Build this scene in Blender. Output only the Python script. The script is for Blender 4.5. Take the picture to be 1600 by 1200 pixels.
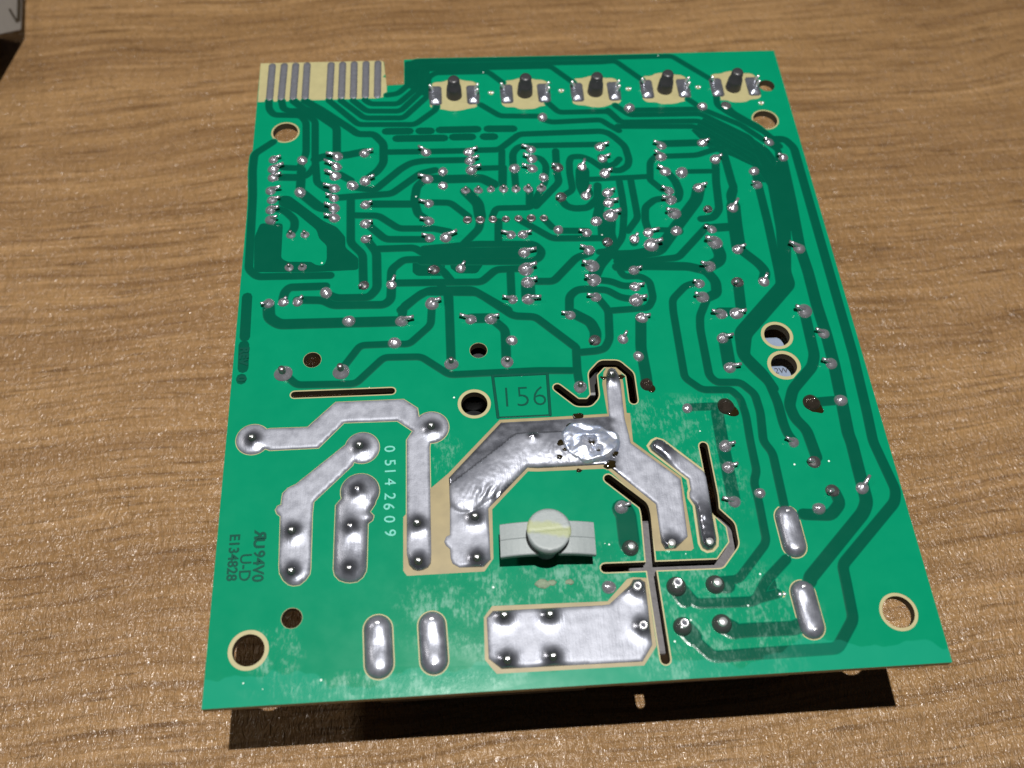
import bpy, bmesh, math, random
from mathutils import Vector, Matrix, noise
from mathutils.geometry import delaunay_2d_cdt
R = math.radians
MM = 0.001
random.seed(7)
for o in list(bpy.data.objects): bpy.data.objects.remove(o)
SC = bpy.context.scene
COL = SC.collection
# ------------------------------------------------------------------ camera
BX, BY, BZ = -57.15, -68.06, 31.0          # board corner (mm); its solder side is 31 mm above the table
cam_d = bpy.data.cameras.new('camera'); cam = bpy.data.objects.new('camera', cam_d); COL.objects.link(cam)
cam_d.sensor_width = 36.0; cam_d.lens = 1477.22/1600*36
cam_d.clip_start = 0.005; cam_d.clip_end = 20
rot = Matrix(((0.99739383, 0.04420726, -0.05701995), (-0.06658145, 0.86839604, -0.49138094), (0.02779329, 0.49389678, 0.86907623)))
cam.matrix_world = Matrix.Translation(Vector((39.921+BX, -29.933+BY, 146.493+BZ))*MM) @ rot.to_4x4()
cam_d.dof.use_dof = True; cam_d.dof.focus_distance = 0.168; cam_d.dof.aperture_fstop = 18.0
SC.camera = cam
# ------------------------------------------------------------------ light
w = bpy.data.worlds.new('World'); SC.world = w; w.use_nodes = True
w.node_tree.nodes['Background'].inputs[0].default_value = (0.85, 0.92, 1.0, 1)
w.node_tree.nodes['Background'].inputs[1].default_value = 0.02
def lamp(name, kind, loc, power, color, **kw):
    d = bpy.data.lights.new(name, kind); d.energy = power; d.color = color
    for k, v in kw.items(): setattr(d, k, v)
    o = bpy.data.objects.new(name, d); COL.objects.link(o); o.location = Vector(loc)*MM
    o.rotation_euler = (-Vector(loc)).to_track_quat('-Z', 'Y').to_euler()
    return o
lamp('overhead_lamp', 'POINT', (58.5+BX, 15.5+BY, 575+BZ), 22.5, (1.0, 0.97, 0.93), shadow_soft_size=0.0035)
lamp('room_lamp', 'AREA', (-370, 200, 520), 0.62, (1.0, 0.93, 0.85), shape='DISK', size=0.06)
SC.render.engine = 'CYCLES'
SC.view_settings.view_transform = 'Standard'; SC.view_settings.look = 'None'
SC.view_settings.exposure = 0.0; SC.view_settings.gamma = 1.0; SC.view_settings.use_curve_mapping = False

# ------------------------------------------------------------------ materials
class NT:
    def __init__(s, name):
        s.m = bpy.data.materials.new(name); s.m.use_nodes = True; s.t = s.m.node_tree
        s.p = s.t.nodes['Principled BSDF']
    def n(s, typ, **kw):
        nd = s.t.nodes.new(typ)
        for k, v in kw.items():
            if k.startswith('i_'):
                key = k[2:]; key = int(key) if key.isdigit() else key.replace('_', ' ')
                nd.inputs[key].default_value = v
            else: setattr(nd, k, v)
        return nd
    def l(s, a, b): s.t.links.new(a, b)
    def noise(s, vec, scale, detail=3, rough=0.55, dist=0.0):
        nd = s.n('ShaderNodeTexNoise', i_Scale=scale, i_Detail=detail, i_Roughness=rough, i_Distortion=dist); s.l(vec, nd.inputs['Vector']); return nd.outputs['Fac']
    def ramp(s, fac, *stops):
        nd = s.n('ShaderNodeValToRGB'); e = nd.color_ramp.elements
        while len(e) < len(stops): e.new(0.5)
        for el, (p, c) in zip(e, stops):
            el.position = p; el.color = (c, c, c, 1) if not isinstance(c, tuple) else (*c, 1)
        s.l(fac, nd.inputs[0]); return nd.outputs[0]
    def mix(s, fac, a, b, mode='MIX'):
        nd = s.n('ShaderNodeMix', data_type='RGBA', blend_type=mode)
        for v, k in ((fac, 0), (a, 6), (b, 7)):
            if isinstance(v, (int, float)): nd.inputs[k].default_value = v
            elif isinstance(v, tuple): nd.inputs[k].default_value = (*v, 1)
            else: s.l(v, nd.inputs[k])
        return nd.outputs[2]
    def math(s, op, a, b=0.0, clamp=False):
        nd = s.n('ShaderNodeMath', operation=op, use_clamp=clamp)
        for v, k in ((a, 0), (b, 1)):
            if isinstance(v, (int, float)): nd.inputs[k].default_value = v
            else: s.l(v, nd.inputs[k])
        return nd.outputs[0]
    def bump(s, h, strength, dist, nrm=None):
        nd = s.n('ShaderNodeBump', i_Strength=strength, i_Distance=dist); s.l(h, nd.inputs['Height'])
        if nrm is not None: s.l(nrm, nd.inputs['Normal'])
        return nd.outputs[0]
    def obj(s, scale=(1, 1, 1), rotz=0):
        tc = s.n('ShaderNodeTexCoord'); mp = s.n('ShaderNodeMapping')
        mp.inputs['Scale'].default_value = scale; mp.inputs['Rotation'].default_value = (0, 0, rotz)
        s.l(tc.outputs['Object'], mp.inputs['Vector']); return mp.outputs[0]
    def set(s, **kw):
        for k, v in kw.items():
            inp = s.p.inputs[k.replace('_', ' ')]
            if isinstance(v, tuple): inp.default_value = v if inp.type == 'VECTOR' else (*v, 1)
            elif isinstance(v, (int, float)): inp.default_value = v
            else: s.l(v, inp)
        return s.m
M = {}
def simple(name, col, rough, metal=0.0, nscale=900, var=0.12, bump=0.0, **kw):
    t = NT(name); v = t.obj(); f = t.noise(v, nscale, 4)
    c = t.mix(f, tuple(x*(1-var) for x in col), tuple(min(1, x*(1+var)) for x in col))
    t.set(Base_Color=c, Roughness=rough, Metallic=metal, **kw)
    if bump: t.set(Normal=t.bump(f, bump, 0.0003))
    M[name] = t.m; return t.m

def mk_wood():
    t = NT('wood_laminate')
    a = R(-4)
    # long grain: strongly stretched along x
    v0 = t.obj((1, 1, 1), a)
    warp = t.noise(v0, 9, 2)
    sep = t.n('ShaderNodeSeparateXYZ'); t.l(v0, sep.inputs[0])
    wy = t.math('ADD', sep.outputs[1], t.math('MULTIPLY', t.math('SUBTRACT', warp, 0.5), 0.018))
    comb = t.n('ShaderNodeCombineXYZ'); t.l(sep.outputs[0], comb.inputs[0]); t.l(wy, comb.inputs[1])
    def stretched(sx, sy, det=4, rough=0.6, dist=0.0):
        mp = t.n('ShaderNodeMapping'); mp.inputs['Scale'].default_value = (sx, sy, 1); t.l(comb.outputs[0], mp.inputs['Vector'])
        return t.noise(mp.outputs[0], 1.0, det, rough, dist)
    broad = stretched(6, 70, 4); mid = stretched(14, 260, 5, 0.65); fine = stretched(45, 1400, 4, 0.65); strk = stretched(20, 560, 5, 0.66)
    pores = stretched(75, 900, 2, 0.5); patch = stretched(4, 28, 3)
    c = t.mix(t.ramp(broad, (0.3, 0.0), (0.7, 1.0)), (0.212, 0.122, 0.053), (0.335, 0.202, 0.090))
    c = t.mix(t.ramp(mid, (0.35, 0.0), (0.62, 1.0)), t.mix(0.45, c, (0.15, 0.082, 0.038)), c)
    c = t.mix(t.ramp(patch, (0.45, 0.0), (0.75, 0.5)), c, (0.335, 0.20, 0.082))
    c = t.mix(t.math('MULTIPLY', t.ramp(fine, (0.35, 1.0), (0.58, 0.0)), 0.42), c, (0.14, 0.075, 0.034))
    c = t.mix(t.ramp(pores, (0.29, 0.6), (0.41, 0.0)), c, (0.07, 0.034, 0.014))
    c = t.mix(t.ramp(strk, (0.34, 0.7), (0.48, 0.0)), c, (0.115, 0.060, 0.025))
    c = t.mix(t.ramp(strk, (0.54, 0.0), (0.68, 0.5)), c, (0.36, 0.222, 0.105))
    # embossed laminate relief: short pits and wrinkles that glint
    e1 = t.noise(t.obj((900, 420, 900), a), 1.0, 2, 0.5, 1.8)
    e2 = t.noise(t.obj((2300, 1300, 2100), a), 1.0, 2, 0.5, 0.8)
    hgt = t.math('ADD', e1, t.math('ADD', t.math('MULTIPLY', e2, 0.2), t.math('MULTIPLY', mid, 0.5)))
    t.set(Base_Color=c, Roughness=0.20, Specular_IOR_Level=0.40, Normal=t.bump(hgt, 1.0, 0.0007))
    M['wood'] = t.m
mk_wood()

def mk_mask(name, base, dark, haze=1.0, edge=None):
    """green solder mask; flux haze, wash marks and specks lie on it"""
    t = NT(name); v = t.obj()
    big = t.noise(v, 45, 3); mid = t.noise(v, 260, 4); fine = t.noise(v, 1900, 3)
    c = t.mix(t.math('ADD', t.math('MULTIPLY', big, 0.6), t.math('MULTIPLY', mid, 0.4)), dark, base)
    sep = t.n('ShaderNodeSeparateXYZ'); t.l(v, sep.inputs[0]); X, Y = sep.outputs[0], sep.outputs[1]
    def zone(cx, cy, rx, ry):
        dx = t.math('DIVIDE', t.math('SUBTRACT', X, cx*MM), rx*MM); dy = t.math('DIVIDE', t.math('SUBTRACT', Y, cy*MM), ry*MM)
        d = t.math('ADD', t.math('MULTIPLY', dx, dx), t.math('MULTIPLY', dy, dy))
        d = t.math('ADD', d, t.math('MULTIPLY', t.math('SUBTRACT', big, 0.5), 1.6))
        return t.ramp(d, (0.35, 1.0), (1.0, 0.0))
    z = zone(50, 12, 26, 9)
    for q in ((78, 9, 18, 14), (78, 45, 14, 5), (62, 19, 16, 4), (80, 33, 9, 14), (10, 8, 5, 5), (37, 40, 4, 6), (28, 2, 22, 2.6)): z = t.math('MAXIMUM', z, zone(*q))
    streak = t.noise(t.obj((1700, 700, 1)), 1.0, 5, 0.7)
    hz = t.math('MULTIPLY', z, t.ramp(t.math('ADD', t.math('MULTIPLY', streak, 0.55), t.math('MULTIPLY', mid, 0.45)), (0.50, 0.0), (0.64, 0.48*haze)))
    c = t.mix(hz, c, (0.17, 0.34, 0.28))
    # clear rinsed band along the bottom edge
    yb = t.math('ADD', Y, t.math('MULTIPLY', t.math('SUBTRACT', t.noise(v, 70, 3), 0.5), 0.016))
    band = t.ramp(t.math('MULTIPLY', yb, 100.0), (0.30, 0.45), (0.33, 0.0))
    c = t.mix(t.math('MULTIPLY', band, haze), c, (0.012, 0.25, 0.16))
    # little specks of dust and solder balls
    vo = t.n('ShaderNodeTexVoronoi', i_Scale=330.0); t.l(v, vo.inputs['Vector'])
    keep = t.n('ShaderNodeSeparateColor'); t.l(vo.outputs['Color'], keep.inputs[0])
    thr = t.math('MULTIPLY', t.math('GREATER_THAN', keep.outputs[0], t.math('SUBTRACT', 0.90, t.math('MULTIPLY', z, 0.45))), t.math('LESS_THAN', vo.outputs['Distance'], 0.055))
    c = t.mix(t.math('MULTIPLY', thr, 0.8), c, (0.75, 0.85, 0.8))
    if edge:
        at = t.n('ShaderNodeAttribute', attribute_name='gloss')      # 1 where the mask thins out to the bare laminate beside the copper
        c = t.mix(t.ramp(at.outputs['Fac'], (0.30, 0.0), (0.95, 1.0)), c, edge)
    rough = t.math('ADD', t.math('MULTIPLY', mid, 0.10), t.math('ADD', 0.15, t.math('MULTIPLY', hz, 0.3)))
    hgt = t.math('ADD', t.math('MULTIPLY', fine, 0.06), t.math('ADD', t.math('MULTIPLY', t.math('MULTIPLY', streak, z), 0.9), t.math('MULTIPLY', thr, 1.0)))
    t.set(Base_Color=c, Roughness=rough, Specular_IOR_Level=0.30, Normal=t.bump(hgt, 0.30, 0.0001))
    M[name] = t.m
mk_mask('solder_mask', (0.0008, 0.208, 0.104), (0.0006, 0.155, 0.076))
mk_mask('masked_copper', (0.0006, 0.070, 0.040), (0.0005, 0.055, 0.031), 0.5, (0.0008, 0.182, 0.091))
simple('laminate_tan', (0.31, 0.28, 0.14), 0.55, nscale=500, var=0.15)
simple('drilled_edge', (0.075, 0.055, 0.026), 0.8)  # tan laminate darkened: shade of hole and slot walls painted in
simple('tan_stained', (0.225, 0.18, 0.085), 0.5, nscale=300, var=0.3)
simple('contact_tin', (0.17, 0.175, 0.20), 0.5, 0.6, 1500, 0.3, 0.15)
simple('black_plastic', (0.03, 0.03, 0.033), 0.38, 0, 800, 0.2)
simple('underside_black', (0.012, 0.012, 0.013), 0.45)
simple('relay_grey', (0.085, 0.08, 0.085), 0.6, 0, 1200, 0.35, 0.3)
simple('resistor_white', (0.17, 0.215, 0.30), 0.6)
simple('ink', (0.03, 0.035, 0.05), 0.6)
simple('dark_copper_line', (0.002, 0.058, 0.037), 0.22)
simple('scratch_ink', (0.10, 0.40, 0.33), 0.6, 0, 3000, 0.35)
simple('carton', (0.27, 0.255, 0.235), 0.8, 0, 400, 0.08)
simple('carton_print', (0.035, 0.025, 0.012), 0.8)
simple('pin_tip', (0.86, 0.86, 0.88), 0.32, 0.8, 1500, 0.1, 0.1)
simple('flux_amber', (0.014, 0.010, 0.003), 0.06, 0, 900, 0.4, 0.2, Specular_IOR_Level=0.7)
simple('burnt_solder', (0.045, 0.036, 0.028), 0.10, 0.5, 900, 0.6, 0.9)
simple('flux_coated', (0.075, 0.085, 0.08), 0.14, 0.5, 900, 0.2)
simple('residue_white', (0.17, 0.22, 0.15), 0.8, 0, 2500, 0.3, 0.5)
def mk_crinkle():
    t = NT('crinkled_tin'); v = t.obj(); f = t.noise(v, 520, 4, 0.6, 0.6); g = t.noise(v, 1800, 3)
    c = t.mix(t.ramp(f, (0.35, 0.0), (0.65, 1.0)), (0.30, 0.36, 0.52), (0.50, 0.52, 0.57))
    t.set(Base_Color=c, Metallic=0.65, Roughness=t.math('ADD', t.math('MULTIPLY', g, 0.2), 0.26), Normal=t.bump(t.math('ADD', f, t.math('MULTIPLY', g, 0.3)), 0.22, 0.0004))
    M['crinkled_tin'] = t.m
mk_crinkle()
def mk_solder():
    t = NT('solder'); v = t.obj(); f = t.noise(v, 1300, 3); g = t.noise(v, 5000, 2)
    oi = t.n('ShaderNodeObjectInfo')
    k = t.math('ADD', t.math('MULTIPLY', oi.outputs['Random'], 0.25), 0.62)
    c = t.mix(f, (0.40, 0.40, 0.44), (0.58, 0.58, 0.63))
    t.set(Base_Color=c, Metallic=0.8, Roughness=t.math('ADD', t.math('MULTIPLY', f, 0.16), 0.15), Normal=t.bump(t.math('ADD', f, t.math('MULTIPLY', g, 0.3)), 0.18, 0.0003))
    M['solder'] = t.m
    t = NT('dull_solder'); v = t.obj(); f = t.noise(v, 1500, 4)
    t.set(Base_Color=t.mix(f, (0.15, 0.145, 0.145), (0.30, 0.29, 0.30)), Metallic=0.85, Roughness=t.math('ADD', t.math('MULTIPLY', f, 0.2), 0.25), Normal=t.bump(f, 0.3, 0.0003))
    M['dull_solder'] = t.m
    # tinned copper: the attribute "gloss" marks where the solder froze smooth
    t = NT('tinned_copper'); v = t.obj()
    at = t.n('ShaderNodeAttribute', attribute_name='gloss'); g = at.outputs['Fac']
    f = t.noise(v, 420, 5, 0.65); br = t.noise(t.obj((2600, 260, 1)), 1.0, 3, 0.6); fine = t.noise(v, 3800, 2)
    c = t.mix(t.ramp(f, (0.36, 0.0), (0.62, 1.0)), (0.185, 0.195, 0.232), (0.275, 0.288, 0.335))
    ro = t.math('ADD', t.math('MULTIPLY', f, 0.16), 0.42)
    ro = t.math('SUBTRACT', ro, t.math('MULTIPLY', g, 0.31))
    me = t.math('ADD', t.math('MULTIPLY', g, 0.62), 0.30, True)
    hgt = t.math('ADD', t.math('MULTIPLY', f, 0.5), t.math('ADD', t.math('MULTIPLY', br, 0.5), t.math('MULTIPLY', fine, 0.15)))
    bs = t.n('ShaderNodeBump', i_Distance=0.00025); t.l(hgt, bs.inputs['Height']); t.l(t.math('SUBTRACT', 0.34, t.math('MULTIPLY', g, 0.26)), bs.inputs['Strength'])
    t.set(Base_Color=c, Metallic=me, Roughness=ro, Normal=bs.outputs[0])
    M['tinned'] = t.m
    t = NT('nylon'); v = t.obj(); f = t.noise(v, 260, 4); fine = t.noise(v, 2400, 3)
    sep = t.n('ShaderNodeSeparateXYZ'); t.l(v, sep.inputs[0])
    dd = t.math('ADD', t.math('ABSOLUTE', t.math('ADD', sep.outputs[1], t.math('MULTIPLY', sep.outputs[0], 0.15))), t.math('MULTIPLY', t.math('SUBTRACT', f, 0.5), 0.0032))
    zz = t.math('GREATER_THAN', sep.outputs[2], 0.0078)
    st = t.math('MULTIPLY', t.ramp(t.math('MULTIPLY', dd, 400.0), (0.30, 0.85), (0.55, 0.0)), zz)
    c = t.mix(st, t.mix(fine, (0.20, 0.23, 0.235), (0.245, 0.275, 0.28)), (0.26, 0.29, 0.14))
    t.set(Base_Color=c, Roughness=0.5, Subsurface_Weight=0.15, Subsurface_Radius=(0.001, 0.001, 0.001), Normal=t.bump(fine, 0.15, 0.0002))
    M['nylon'] = t.m
mk_solder()

# ------------------------------------------------------------------ helpers (all shapes in millimetres)
def mesh(name, verts, faces, mats, smooth=False, fm=None, gloss=None):
    me = bpy.data.meshes.new(name)
    me.from_pydata([(x*MM, y*MM, z*MM) for x, y, z in verts], [], faces)
    for m in (mats if isinstance(mats, (list, tuple)) else [mats]): me.materials.append(M[m])
    if fm: me.polygons.foreach_set('material_index', fm)
    if smooth: me.polygons.foreach_set('use_smooth', [True]*len(me.polygons))
    if gloss is not None:
        a = me.attributes.new('gloss', 'FLOAT', 'POINT'); a.data.foreach_set('value', gloss)
    me.validate(); me.update(); return me
def put(name, me, parent=None, loc=(0, 0, 0), rotz=0.0, scale=None, label=None):
    o = bpy.data.objects.new(name, me); COL.objects.link(o)
    o.location = Vector(loc)*MM; o.rotation_euler = (0, 0, rotz)
    if scale: o.scale = scale
    if parent: o.parent = parent
    if label: o['label'] = label
    return o
def tag(o, label, cat, kind=None):
    o['label'] = label
    if cat: o['category'] = cat
    if kind: o['kind'] = kind
    return o
def circ(cx, cy, r, n=32, a0=0.0, a1=360.0, closed=True):
    m = n if closed else n-1
    return [(cx+r*math.cos(R(a0+(a1-a0)*i/m)), cy+r*math.sin(R(a0+(a1-a0)*i/m))) for i in range(n)]
def expand(o):
    out = []
    for p in o:
        if p[0] == 'c':
            _, x, y, r, a0, a1 = p; n = max(5, int(abs(a1-a0)/9)); out += circ(x, y, r, n, a0, a1, False)
        else: out.append(tuple(p))
    return out
def area(p): return 0.5*sum(p[i-1][0]*p[i][1]-p[i][0]*p[i-1][1] for i in range(len(p)))
def ccw(p): return p if area(p) > 0 else p[::-1]
def resample(p, step):
    out = []
    for i in range(len(p)):
        a, b = Vector(p[i]), Vector(p[(i+1) % len(p)]); n = max(1, int(math.ceil((b-a).length/step)))
        out += [tuple(a.lerp(b, k/n)) for k in range(n)]
    return out
def inside(x, y, p):
    c = False; j = len(p)-1
    for i in range(len(p)):
        xi, yi = p[i]; xj, yj = p[j]
        if (yi > y) != (yj > y) and x < (xj-xi)*(y-yi)/(yj-yi)+xi: c = not c
        j = i
    return c
def edist(x, y, p):
    d = 1e9; j = len(p)-1
    for i in range(len(p)):
        ax, ay = p[j]; bx, by = p[i]; ux, uy = bx-ax, by-ay; L = ux*ux+uy*uy
        t = 0 if L == 0 else max(0, min(1, ((x-ax)*ux+(y-ay)*uy)/L)); dx, dy = ax+ux*t-x, ay+uy*t-y
        q = dx*dx+dy*dy
        if q < d: d = q
        j = i
    return math.sqrt(d)
def round_path(p, d0=0.9, n=4):
    if len(p) < 3: return p
    out = [p[0]]
    for i in range(1, len(p)-1):
        a, b, c = Vector(p[i-1]), Vector(p[i]), Vector(p[i+1])
        d = min(d0, 0.45*(a-b).length, 0.45*(c-b).length)
        if d < 0.05: out.append(p[i]); continue
        s = b+(a-b).normalized()*d; e = b+(c-b).normalized()*d
        for k in range(n+1):
            t = k/n; out.append(tuple(s*(1-t)**2+b*2*t*(1-t)+e*t*t))
    out.append(p[-1]); return out
def offsets(p, h):
    Lf, Rt = [], []
    for i in range(len(p)):
        a = Vector(p[max(0, i-1)]); b = Vector(p[i]); c = Vector(p[min(len(p)-1, i+1)])
        u = (b-a).normalized() if i else (c-b).normalized(); v = (c-b).normalized() if i < len(p)-1 else u
        t = (u+v); t = t.normalized() if t.length > 1e-6 else u
        nrm = Vector((-t.y, t.x)); k = h/max(0.35, nrm.dot(Vector((-u.y, u.x))))
        Lf.append(tuple(b+nrm*k)); Rt.append(tuple(b-nrm*k))
    return Lf, Rt
def capoutline(p, h, n=7):
    """outline of a path of half-width h with round ends, counter-clockwise"""
    Lf, Rt = offsets(p, h)
    d1 = Vector(p[-1])-Vector(p[-2]); a1 = math.degrees(math.atan2(d1.y, d1.x))
    d0 = Vector(p[0])-Vector(p[1]); a0 = math.degrees(math.atan2(d0.y, d0.x))
    return Rt[:-1] + circ(*p[-1], h, n, a1-90, a1+90, False) + Lf[1:-1][::-1] + circ(*p[0], h, n, a0-90, a0+90, False)[:-1] if len(p) > 2 else circ(*p[-1], h, n, a1-90, a1+90, False)+circ(*p[0], h, n, a0-90, a0+90, False)
def fill(outer, holes=(), inner=()):
    """triangles of outer minus the (freely overlapping) holes"""
    vs, fs = [], []
    for poly in [outer, *holes]:
        b = len(vs); vs += [Vector(p) for p in poly]; fs.append(list(range(b, len(vs))))
    vs += [Vector(p) for p in inner]
    v, e, f, ov, oe, of = delaunay_2d_cdt(vs, [], fs, 0, 1e-5)
    keep = [t for t, o in zip(f, of) if 0 in o and all(k == 0 for k in o)]
    used = sorted({i for t in keep for i in t}); mp = {k: i for i, k in enumerate(used)}
    V = [(v[i].x, v[i].y) for i in used]; F = []
    for t in keep:
        q = [mp[i] for i in t]; a, b, c = (V[i] for i in q)
        F.append(q if (b[0]-a[0])*(c[1]-a[1])-(b[1]-a[1])*(c[0]-a[0]) > 0 else q[::-1])
    return V, F
def rim_edges(F):
    cnt = {}
    for t in F:
        for i in range(len(t)):
            a, b = t[i], t[(i+1) % len(t)]
            if (b, a) in cnt: del cnt[(b, a)]
            else: cnt[(a, b)] = 1
    return list(cnt)
def slab(V, F, z1, z0, bottom=True):
    n = len(V); vs = [(x, y, z1) for x, y in V]+[(x, y, z0) for x, y in V]
    fs = [list(t) for t in F]; fm = [0]*len(fs)
    if bottom: fs += [[i+n for i in t][::-1] for t in F]; fm += [0]*len(F)
    for a, b in rim_edges(F): fs.append([b, a, a+n, b+n]); fm.append(1)
    return vs, fs, fm
def grow(poly, d):
    poly = ccw(poly); n = len(poly); out = []
    for i in range(n):
        a, b, c = Vector(poly[i-1]), Vector(poly[i]), Vector(poly[(i+1) % n]); u = (b-a).normalized(); v = (c-b).normalized(); t = (u+v)
        t = t.normalized() if t.length > 1e-6 else u
        nr = Vector((t.y, -t.x)); k = d/max(0.5, nr.dot(Vector((u.y, -u.x)))); out.append(tuple(b+nr*k))
    return out
def plate(poly, z1, z0, ins=0.08):
    """low raised shape with a sloping edge (for copper under the mask)"""
    poly = ccw(poly); V, F = fill(poly); n = len(V); vs = [(x, y, z1) for x, y in V]; fs = [list(t) for t in F]
    out = grow(poly, ins)
    for k in range(len(poly)):
        a, b = poly[k], poly[(k+1) % len(poly)]; c, d = out[k], out[(k+1) % len(poly)]; m = len(vs)
        vs += [(*a, z1), (*b, z1), (*d, z0), (*c, z0)]; fs.append([m, m+3, m+2, m+1])
    return vs, fs
def mound(poly, zf, step=0.45, estep=0.5, mats='tinned', holes=()):
    """relief of a solder surface: zf(x, y, distance to edge) -> (height, gloss)"""
    poly = resample(ccw(poly), estep); xs = [p[0] for p in poly]; ys = [p[1] for p in poly]; inner = []
    y = min(ys)+step/2; r = 0
    while y < max(ys):
        x = min(xs)+step/2+(step/2 if r % 2 else 0)
        while x < max(xs):
            if inside(x, y, poly) and edist(x, y, poly) > step*0.35: inner.append((x, y))
            x += step
        y += step*0.87; r += 1
    # a close ring just inside the edge rounds it over
    V, F = fill(poly, holes, inner)
    vs, gl = [], []
    for x, y in V:
        d = edist(x, y, poly); z, g = zf(x, y, d); vs.append((x, y, z)); gl.append(g)
    n = len(vs); fs = [list(t) for t in F]
    for a, b in rim_edges(F):
        fs.append([b, a, n, n+1]); vs += [(V[a][0], V[a][1], -0.02), (V[b][0], V[b][1], -0.02)]; gl += [0, 0]; n += 2
    return mesh('solder_relief', vs, fs, mats, True, None, gl)
def revolve(prof, n=24, mats='solder', smooth=True, cap=True, fm=None):
    vs, fs = [], []
    for r, z in prof:
        for i in range(n): vs.append((r*math.cos(2*math.pi*i/n), r*math.sin(2*math.pi*i/n), z))
    for k in range(len(prof)-1):
        for i in range(n):
            j = (i+1) % n; fs.append([k*n+i, k*n+j, (k+1)*n+j, (k+1)*n+i])
    if cap: fs.append(list(range((len(prof)-1)*n, len(prof)*n)))
    return vs, fs
def tube(path, rad, n=8):
    vs, fs = [], []; P = [Vector(p) for p in path]
    for k, p in enumerate(P):
        d = (P[min(k+1, len(P)-1)]-P[max(k-1, 0)]).normalized(); u = d.cross(Vector((0.13, 0.97, 0.21))).normalized(); v = d.cross(u)
        r = rad[k] if isinstance(rad, (list, tuple)) else rad
        for i in range(n):
            a = 2*math.pi*i/n; vs.append(tuple(p+u*r*math.cos(a)+v*r*math.sin(a)))
    for k in range(len(P)-1):
        for i in range(n):
            j = (i+1) % n; fs.append([k*n+j, k*n+i, (k+1)*n+i, (k+1)*n+j])
    fs.append(list(range(n))); fs.append(list(range((len(P)-1)*n, len(P)*n))[::-1]); return vs, fs
def box(x0, x1, y0, y1, z0, z1, bev=0.0):
    bm = bmesh.new(); bmesh.ops.create_cube(bm, size=1)
    for v in bm.verts: v.co = Vector((x0+(v.co.x+.5)*(x1-x0), y0+(v.co.y+.5)*(y1-y0), z0+(v.co.z+.5)*(z1-z0)))
    if bev: bmesh.ops.bevel(bm, geom=bm.edges[:], offset=bev, segments=2, affect='EDGES', profile=0.6)
    vs = [tuple(v.co) for v in bm.verts]; bm.verts.index_update(); fs = [[v.index for v in f.verts] for f in bm.faces]; bm.free(); return vs, fs
def text_mesh(s, size, mat, ext=0.03, bold=0.0, align='CENTER'):
    c = bpy.data.curves.new('lettering', 'FONT'); c.body = s; c.size = size*MM; c.extrude = ext*MM; c.offset = bold*MM; c.align_x = align; c.align_y = 'CENTER'; c.resolution_u = 3
    o = bpy.data.objects.new('lettering', c); COL.objects.link(o); bpy.context.view_layer.update()
    me = bpy.data.meshes.new_from_object(o.evaluated_get(bpy.context.evaluated_depsgraph_get()))
    bpy.data.objects.remove(o); me.materials.clear(); me.materials.append(M[mat]); return me

# ------------------------------------------------------------------ measured layout of the board (mm from its near left corner)
OUT = [(-0.0,136.12),(26.27,136.03),(26.83,135.57),(27.38,128.25),(31.24,128.49),(31.18,136.14),(114.3,136.12),(114.3,-0.0),(0.0,-0.0)]
HOLES = [(6.42,115.38,2.9,2.57),(108.05,115.1,2.91,2.6),(110.43,125.19,1.7,1.7),(6.24,8.34,3.1,2.45),(108.04,8.29,3.08,2.56),(12.57,12.89,1.66,1.6),(14.01,59.67,1.63,1.57),(43.91,60.21,1.63,1.57),(42.63,49.23,2.92,2.34),(99.3,60.74,2.99,2.39),(99.27,54.32,3.06,2.39)]
SLOTS = [(1.25,[(11.15,52.66),(28.16,52.57)]),(1.45,[(57.57,51.75),(60.79,48.54),(62.92,48.43),(64.08,49.7),(64.15,54.26),(66.06,56.26),(68.89,56.11),(70.89,53.8),(70.85,48.5)]),(1.5,[(64.61,33.69),(69.95,28.49),(70.1,26.86),(69.67,18.09),(69.85,3.11)]),(1.45,[(81.79,38.87),(81.92,29.56),(81.71,26.98),(83.91,24.31),(83.91,21.05),(81.07,17.9),(80.77,17.8),(62.26,18.13)])]
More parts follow.
